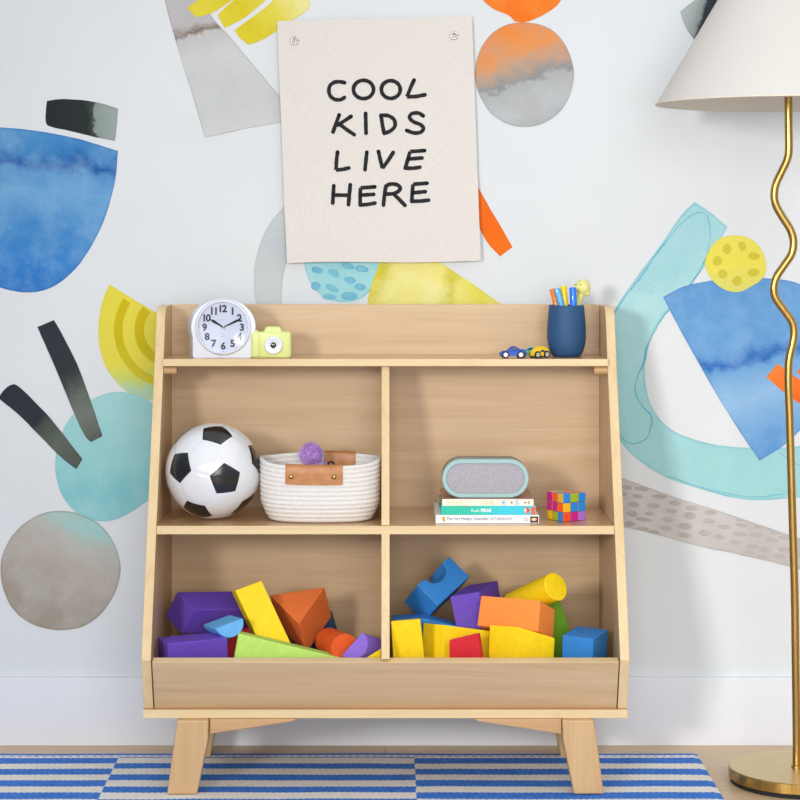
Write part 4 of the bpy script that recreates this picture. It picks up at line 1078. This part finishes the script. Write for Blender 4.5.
# ------------------------------------------------------------------ puzzle cube
yq = -.238; s_ = .0548; th = math.radians(-31)
ce = P(562.4, 521, yq-.037)   # nearest bottom corner
cols = {'m': (200,26,126), 'o': (246,96,18), 'y': (238,184,24), 'g': (156,182,30), 'b': (22,136,214), 'r': (240,76,12), 'l': (176,108,196), 'p': (214,60,90)}
keys = list(cols); cm = [plain('cube_'+k, cols[k], .4, coat=.3, var=.03) for k in keys]; dk = plain('cube_core', (60,40,60), .6)
U = Vector((math.cos(math.radians(31)), math.sin(math.radians(31)), 0)); Wv = Vector((-math.sin(math.radians(31)), math.cos(math.radians(31)), 0))
org = Vector((ce.x+.0020, yq-.028, ZM+.0006))
right = ['bgb', 'ybb', 'rml']; left = ['moy', 'mmo', 'ygb']; top = ['ygp', 'bog', 'bmo']
Vq, Fq, Mq = [], [], []
for i in range(3):
    for j in range(3):
        for k in range(3):
            c0 = org+U*(i*s_/3)+Wv*(j*s_/3)+Vector((0,0,k*s_/3))
            e_ = s_/3; g_ = .0002; b_ = .0011
            bm = bmesh.new(); r_ = bmesh.ops.create_cube(bm, size=1)
            for v in bm.verts:
                v.co = c0+U*((v.co.x+.5)*(e_-2*g_)+g_)+Wv*((v.co.y+.5)*(e_-2*g_)+g_)+Vector((0,0,(v.co.z+.5)*(e_-2*g_)+g_))
            bm.normal_update()
            bmesh.ops.bevel(bm, geom=bm.edges[:], offset=b_, segments=2, affect='EDGES', profile=.6)
            bm.normal_update(); bm.verts.index_update(); k0 = len(Vq); Vq += [v.co.copy() for v in bm.verts]
            for f in bm.faces:
                Fq.append([v.index+k0 for v in f.verts]); n_ = f.normal
                best = max(((-Wv).dot(n_), 'R'), ((-U).dot(n_), 'L'), (n_.z, 'T'), (.35, 'X'))[1]
                ch = right[2-k][i] if best == 'R' else left[2-k][2-j] if best == 'L' else top[2-j][i] if best == 'T' else 'b'
                Mq.append(keys.index(ch))
            bm.free()
link('puzzle_cube', (Vq, Fq, Mq), cm, None, label='multicoloured three by three puzzle cube right of the books', cat='puzzle cube')

# ------------------------------------------------------------------ foam blocks
def foam(name, col):
    m = NT('foam_'+name)
    m.set(Base_Color=m.ramp(m.noise(90, 3), [(.3, tuple(v*.95 for v in col)), (.7, col)]), Roughness=.7)
    m.bump(m.noise(1400, 2), .25, .0005); return m.m
FM = {k: foam(k, c) for k, c in dict(purple=(104,70,188), lilac=(136,100,206), blue=(48,134,212), skyblue=(100,176,230), yellow=(252,216,0), orange=(232,118,54), tangerine=(254,146,60), vermilion=(240,94,24), lime=(190,230,108), green=(116,180,18), red=(216,34,50), navy=(22,72,124)).items()}
GL, GR = 'foam blocks piled in the left bin', 'foam blocks piled in the right bin'
ZF = ZBT+.0006
def blk(name, pts, vec, mat, label, group, bev=.0016, floor_to=None, sharp=None, lean=True):
    poly = [P(a, b, y) for a, b, y in pts]
    if floor_to:   # indices whose height is the bin floor
        for i in floor_to: poly[i].z = ZF
    v_ = Vector(vec)
    for p in poly:   # lean with the inside of the slanting lip
        if lean and p.z < .262 and min(q_[2] for q_ in pts) < -.33: p.y += .44*(.262-p.z)
    return link(name, prism(poly, v_), FM[mat], None, sharp is not None, label=label, cat='foam block', group=group, bevel=bev, sharp=sharp)
def blkc(name, a, b, r, mat, label, group):
    return link(name, cyl(a, b, r, 64), FM[mat], None, True, label=label, cat='foam block', group=group, bevel=.0014, sharp=40)
def half_disc(p, q, y0, y1, n=24, side=1):
    """px chord p->q (depths y0,y1) with the arc bulging to one side"""
    a, b = P(p[0], p[1], y0), P(q[0], q[1], y1); c = (a+b)/2; u = (b-a)/2
    w_ = Vector((u.z, 0, -u.x))*side; w_ = w_.normalized()*u.length
    return [c+u*math.cos(t)+w_*math.sin(t) for t in [math.pi*i/n for i in range(n+1)]]

# left bin
blk('foam_box', [(177,592,-.215),(193.5,609.7,-.270),(181.5,633.7,-.245),(165,616,-.190)], (.125,.070,-.010), 'purple', 'purple foam box tipped on its edge at the top left of the left bin', GL)
blk('foam_box', [(167.5,643.5,-.376),(227.5,638,-.352),(227.5,678,-.352),(167.5,680,-.376)], (-.026,.060,0), 'purple', 'purple foam box lying flat against the front lip of the left bin', GL, floor_to=(2,3))
V3 = half_disc((216,628.4), (243,618.4), -.338, -.330)
link('foam_half_cylinder', prism(V3, (-.029,.050,-.002)), FM['skyblue'], None, True, label='light blue foam half cylinder, flat side up, on the purple boxes', cat='foam block', group=GL, bevel=.0014, sharp=40)
blk('foam_plank', [(235,590.4,-.262),(261.6,580.6,-.262),(292,646,-.296),(266,657,-.296)], (-.009,.032,-.008), 'yellow', 'tall yellow foam plank leaning upright in the left bin', GL)
blk('foam_triangle_prism', [(269.7,595,-.205),(324.5,587,-.190),(299,623.6,-.262)], (.0135,.030,-.064), 'orange', 'orange triangular foam prism pointing down in the left bin', GL)
blk('foam_wedge', [(238.5,633.7,-.343),(339,657.6,-.343),(352,664,-.343),(352,690,-.343),(226,690,-.343)], (-.003,.032,0), 'lime', 'long lime green foam wedge against the front lip', GL, floor_to=(3,4), lean=False)
c_ = P(248.5, 652, -.250)
blkc('foam_cylinder', c_, c_+Vector((0,.030,0)), 22.3*(DW-.250)/F, 'red', 'red foam cylinder behind the lime wedge', GL)
blk('foam_box', [(295,632,-.135),(331,616,-.135),(342,655,-.135),(306,671,-.135)], (0,.060,0), 'navy', 'dark blue foam box behind the orange triangle', GL)
blkc('foam_cylinder', P(345, 648.2, -.330), P(328.5, 641.5, -.240), .0272, 'vermilion', 'orange foam cylinder lying beside the lilac half cylinder', GL)
V3 = half_disc((341.5,655.5), (362.6,632.5), -.374, -.374)
link('foam_half_cylinder', prism(V3, (.030,.040,-.018)), FM['lilac'], None, True, label='lilac foam half cylinder leaning near the divider', cat='foam block', group=GL, bevel=.0014, sharp=40)
blk('foam_wedge', [(361,662,-.386),(381.0,649.3,-.386),(381.0,690,-.386),(361,690,-.386)], (0,.010,0), 'yellow', 'small yellow foam corner showing beside the divider', GL, floor_to=(2,3))
# right bin
u0, u1 = Vector((449.2,556.5)), Vector((417.5,585)); dirv = (u1-u0).normalized(); nrm = Vector((dirv.y*-1, dirv.x))
nrm = Vector((.668,.744)); L_ = (u1-u0).length
pts = [(449.2,556.5,-.170)]
def yl(p):   # tilted face plane: depth from px
    a = (Vector(p)-u0).dot(dirv)/L_; b = (Vector(p)-u0).dot(nrm)/28.5
    return -.170-.070*a-.013*b
cn = u0+dirv*(L_-22)
arcp = [cn-dirv*12.2*math.cos(t)+nrm*12.6*math.sin(t) for t in [math.pi*i/16 for i in range(17)]]
pts += [(p.x, p.y, yl(p)) for p in arcp]
for p in ((417.5,585), (437.8,606), (469.8,576.5)): pts.append((p[0], p[1], yl(p)))
blk('foam_arch', pts, (-.026,.052,-.042), 'blue', 'blue foam arch with a half-round notch tilted atop the right bin', GR, sharp=40)
blk('foam_box', [(393,619.5,-.270),(424,618.2,-.285),(456.5,626,-.262),(456.5,690,-.262),(393,690,-.270)], (0,.060,-.002), 'blue', 'blue foam slab under the tilted blue arch', GR, floor_to=(3,4))
blk('foam_box', [(391,621.5,-.374),(420.4,619,-.374),(430,690,-.378),(396,690,-.378)], (0,.040,-.006), 'yellow', 'yellow foam block leftmost in the right bin beside the divider', GR, floor_to=(2,3))
blk('foam_box', [(444.3,625,-.325),(492,631.2,-.290),(490,690,-.290),(441,690,-.325)], (-.040,.032,-.002), 'yellow', 'yellow foam block behind the red one', GR, floor_to=(2,3))
blk('foam_box', [(449.5,640,-.380),(477.6,633.3,-.380),(490,690,-.380),(450,690,-.380)], (.006,.030,-.004), 'red', 'red foam block with a slanted top against the front lip', GR, floor_to=(2,3))
blk('foam_box', [(450,596.4,-.262),(479.5,592,-.262),(485.6,629.6,-.262),(456,627.5,-.262)], (.040,.085,.008), 'purple', 'purple foam box behind the light orange block', GR)
blk('foam_box', [(481,595.5,-.292),(540,600.6,-.352),(538,631.6,-.352),(477,625.6,-.292)], (.033,.050,-.026), 'tangerine', 'light orange foam box lying across the yellow blocks', GR)
blk('foam_box', [(519,627,-.378),(555,638,-.352),(553.5,690,-.352),(517,690,-.378)], (-.054,.032,-.002), 'yellow', 'yellow foam box under the light orange one', GR, floor_to=(2,3))
blkc('foam_cylinder', P(556,586.6,-.285), P(514,606,-.195), .0278, 'yellow', 'yellow foam cylinder lying on top of the right bin pile', GR)
blk('foam_triangle_prism', [(548,596,-.215),(559,598,-.215),(571,634,-.215),(573,690,-.215),(540,690,-.215)], (0,.060,0), 'green', 'bright green foam wedge below the yellow cylinder', GR, floor_to=(3,4))
blk('foam_cube', [(562.4,635.2,-.352),(593.2,639.2,-.384),(593.2,690,-.384),(562.4,690,-.352)], (.036,.075,.0035), 'blue', 'blue foam cube alone at the right end of the bin', GR, floor_to=(2,3))
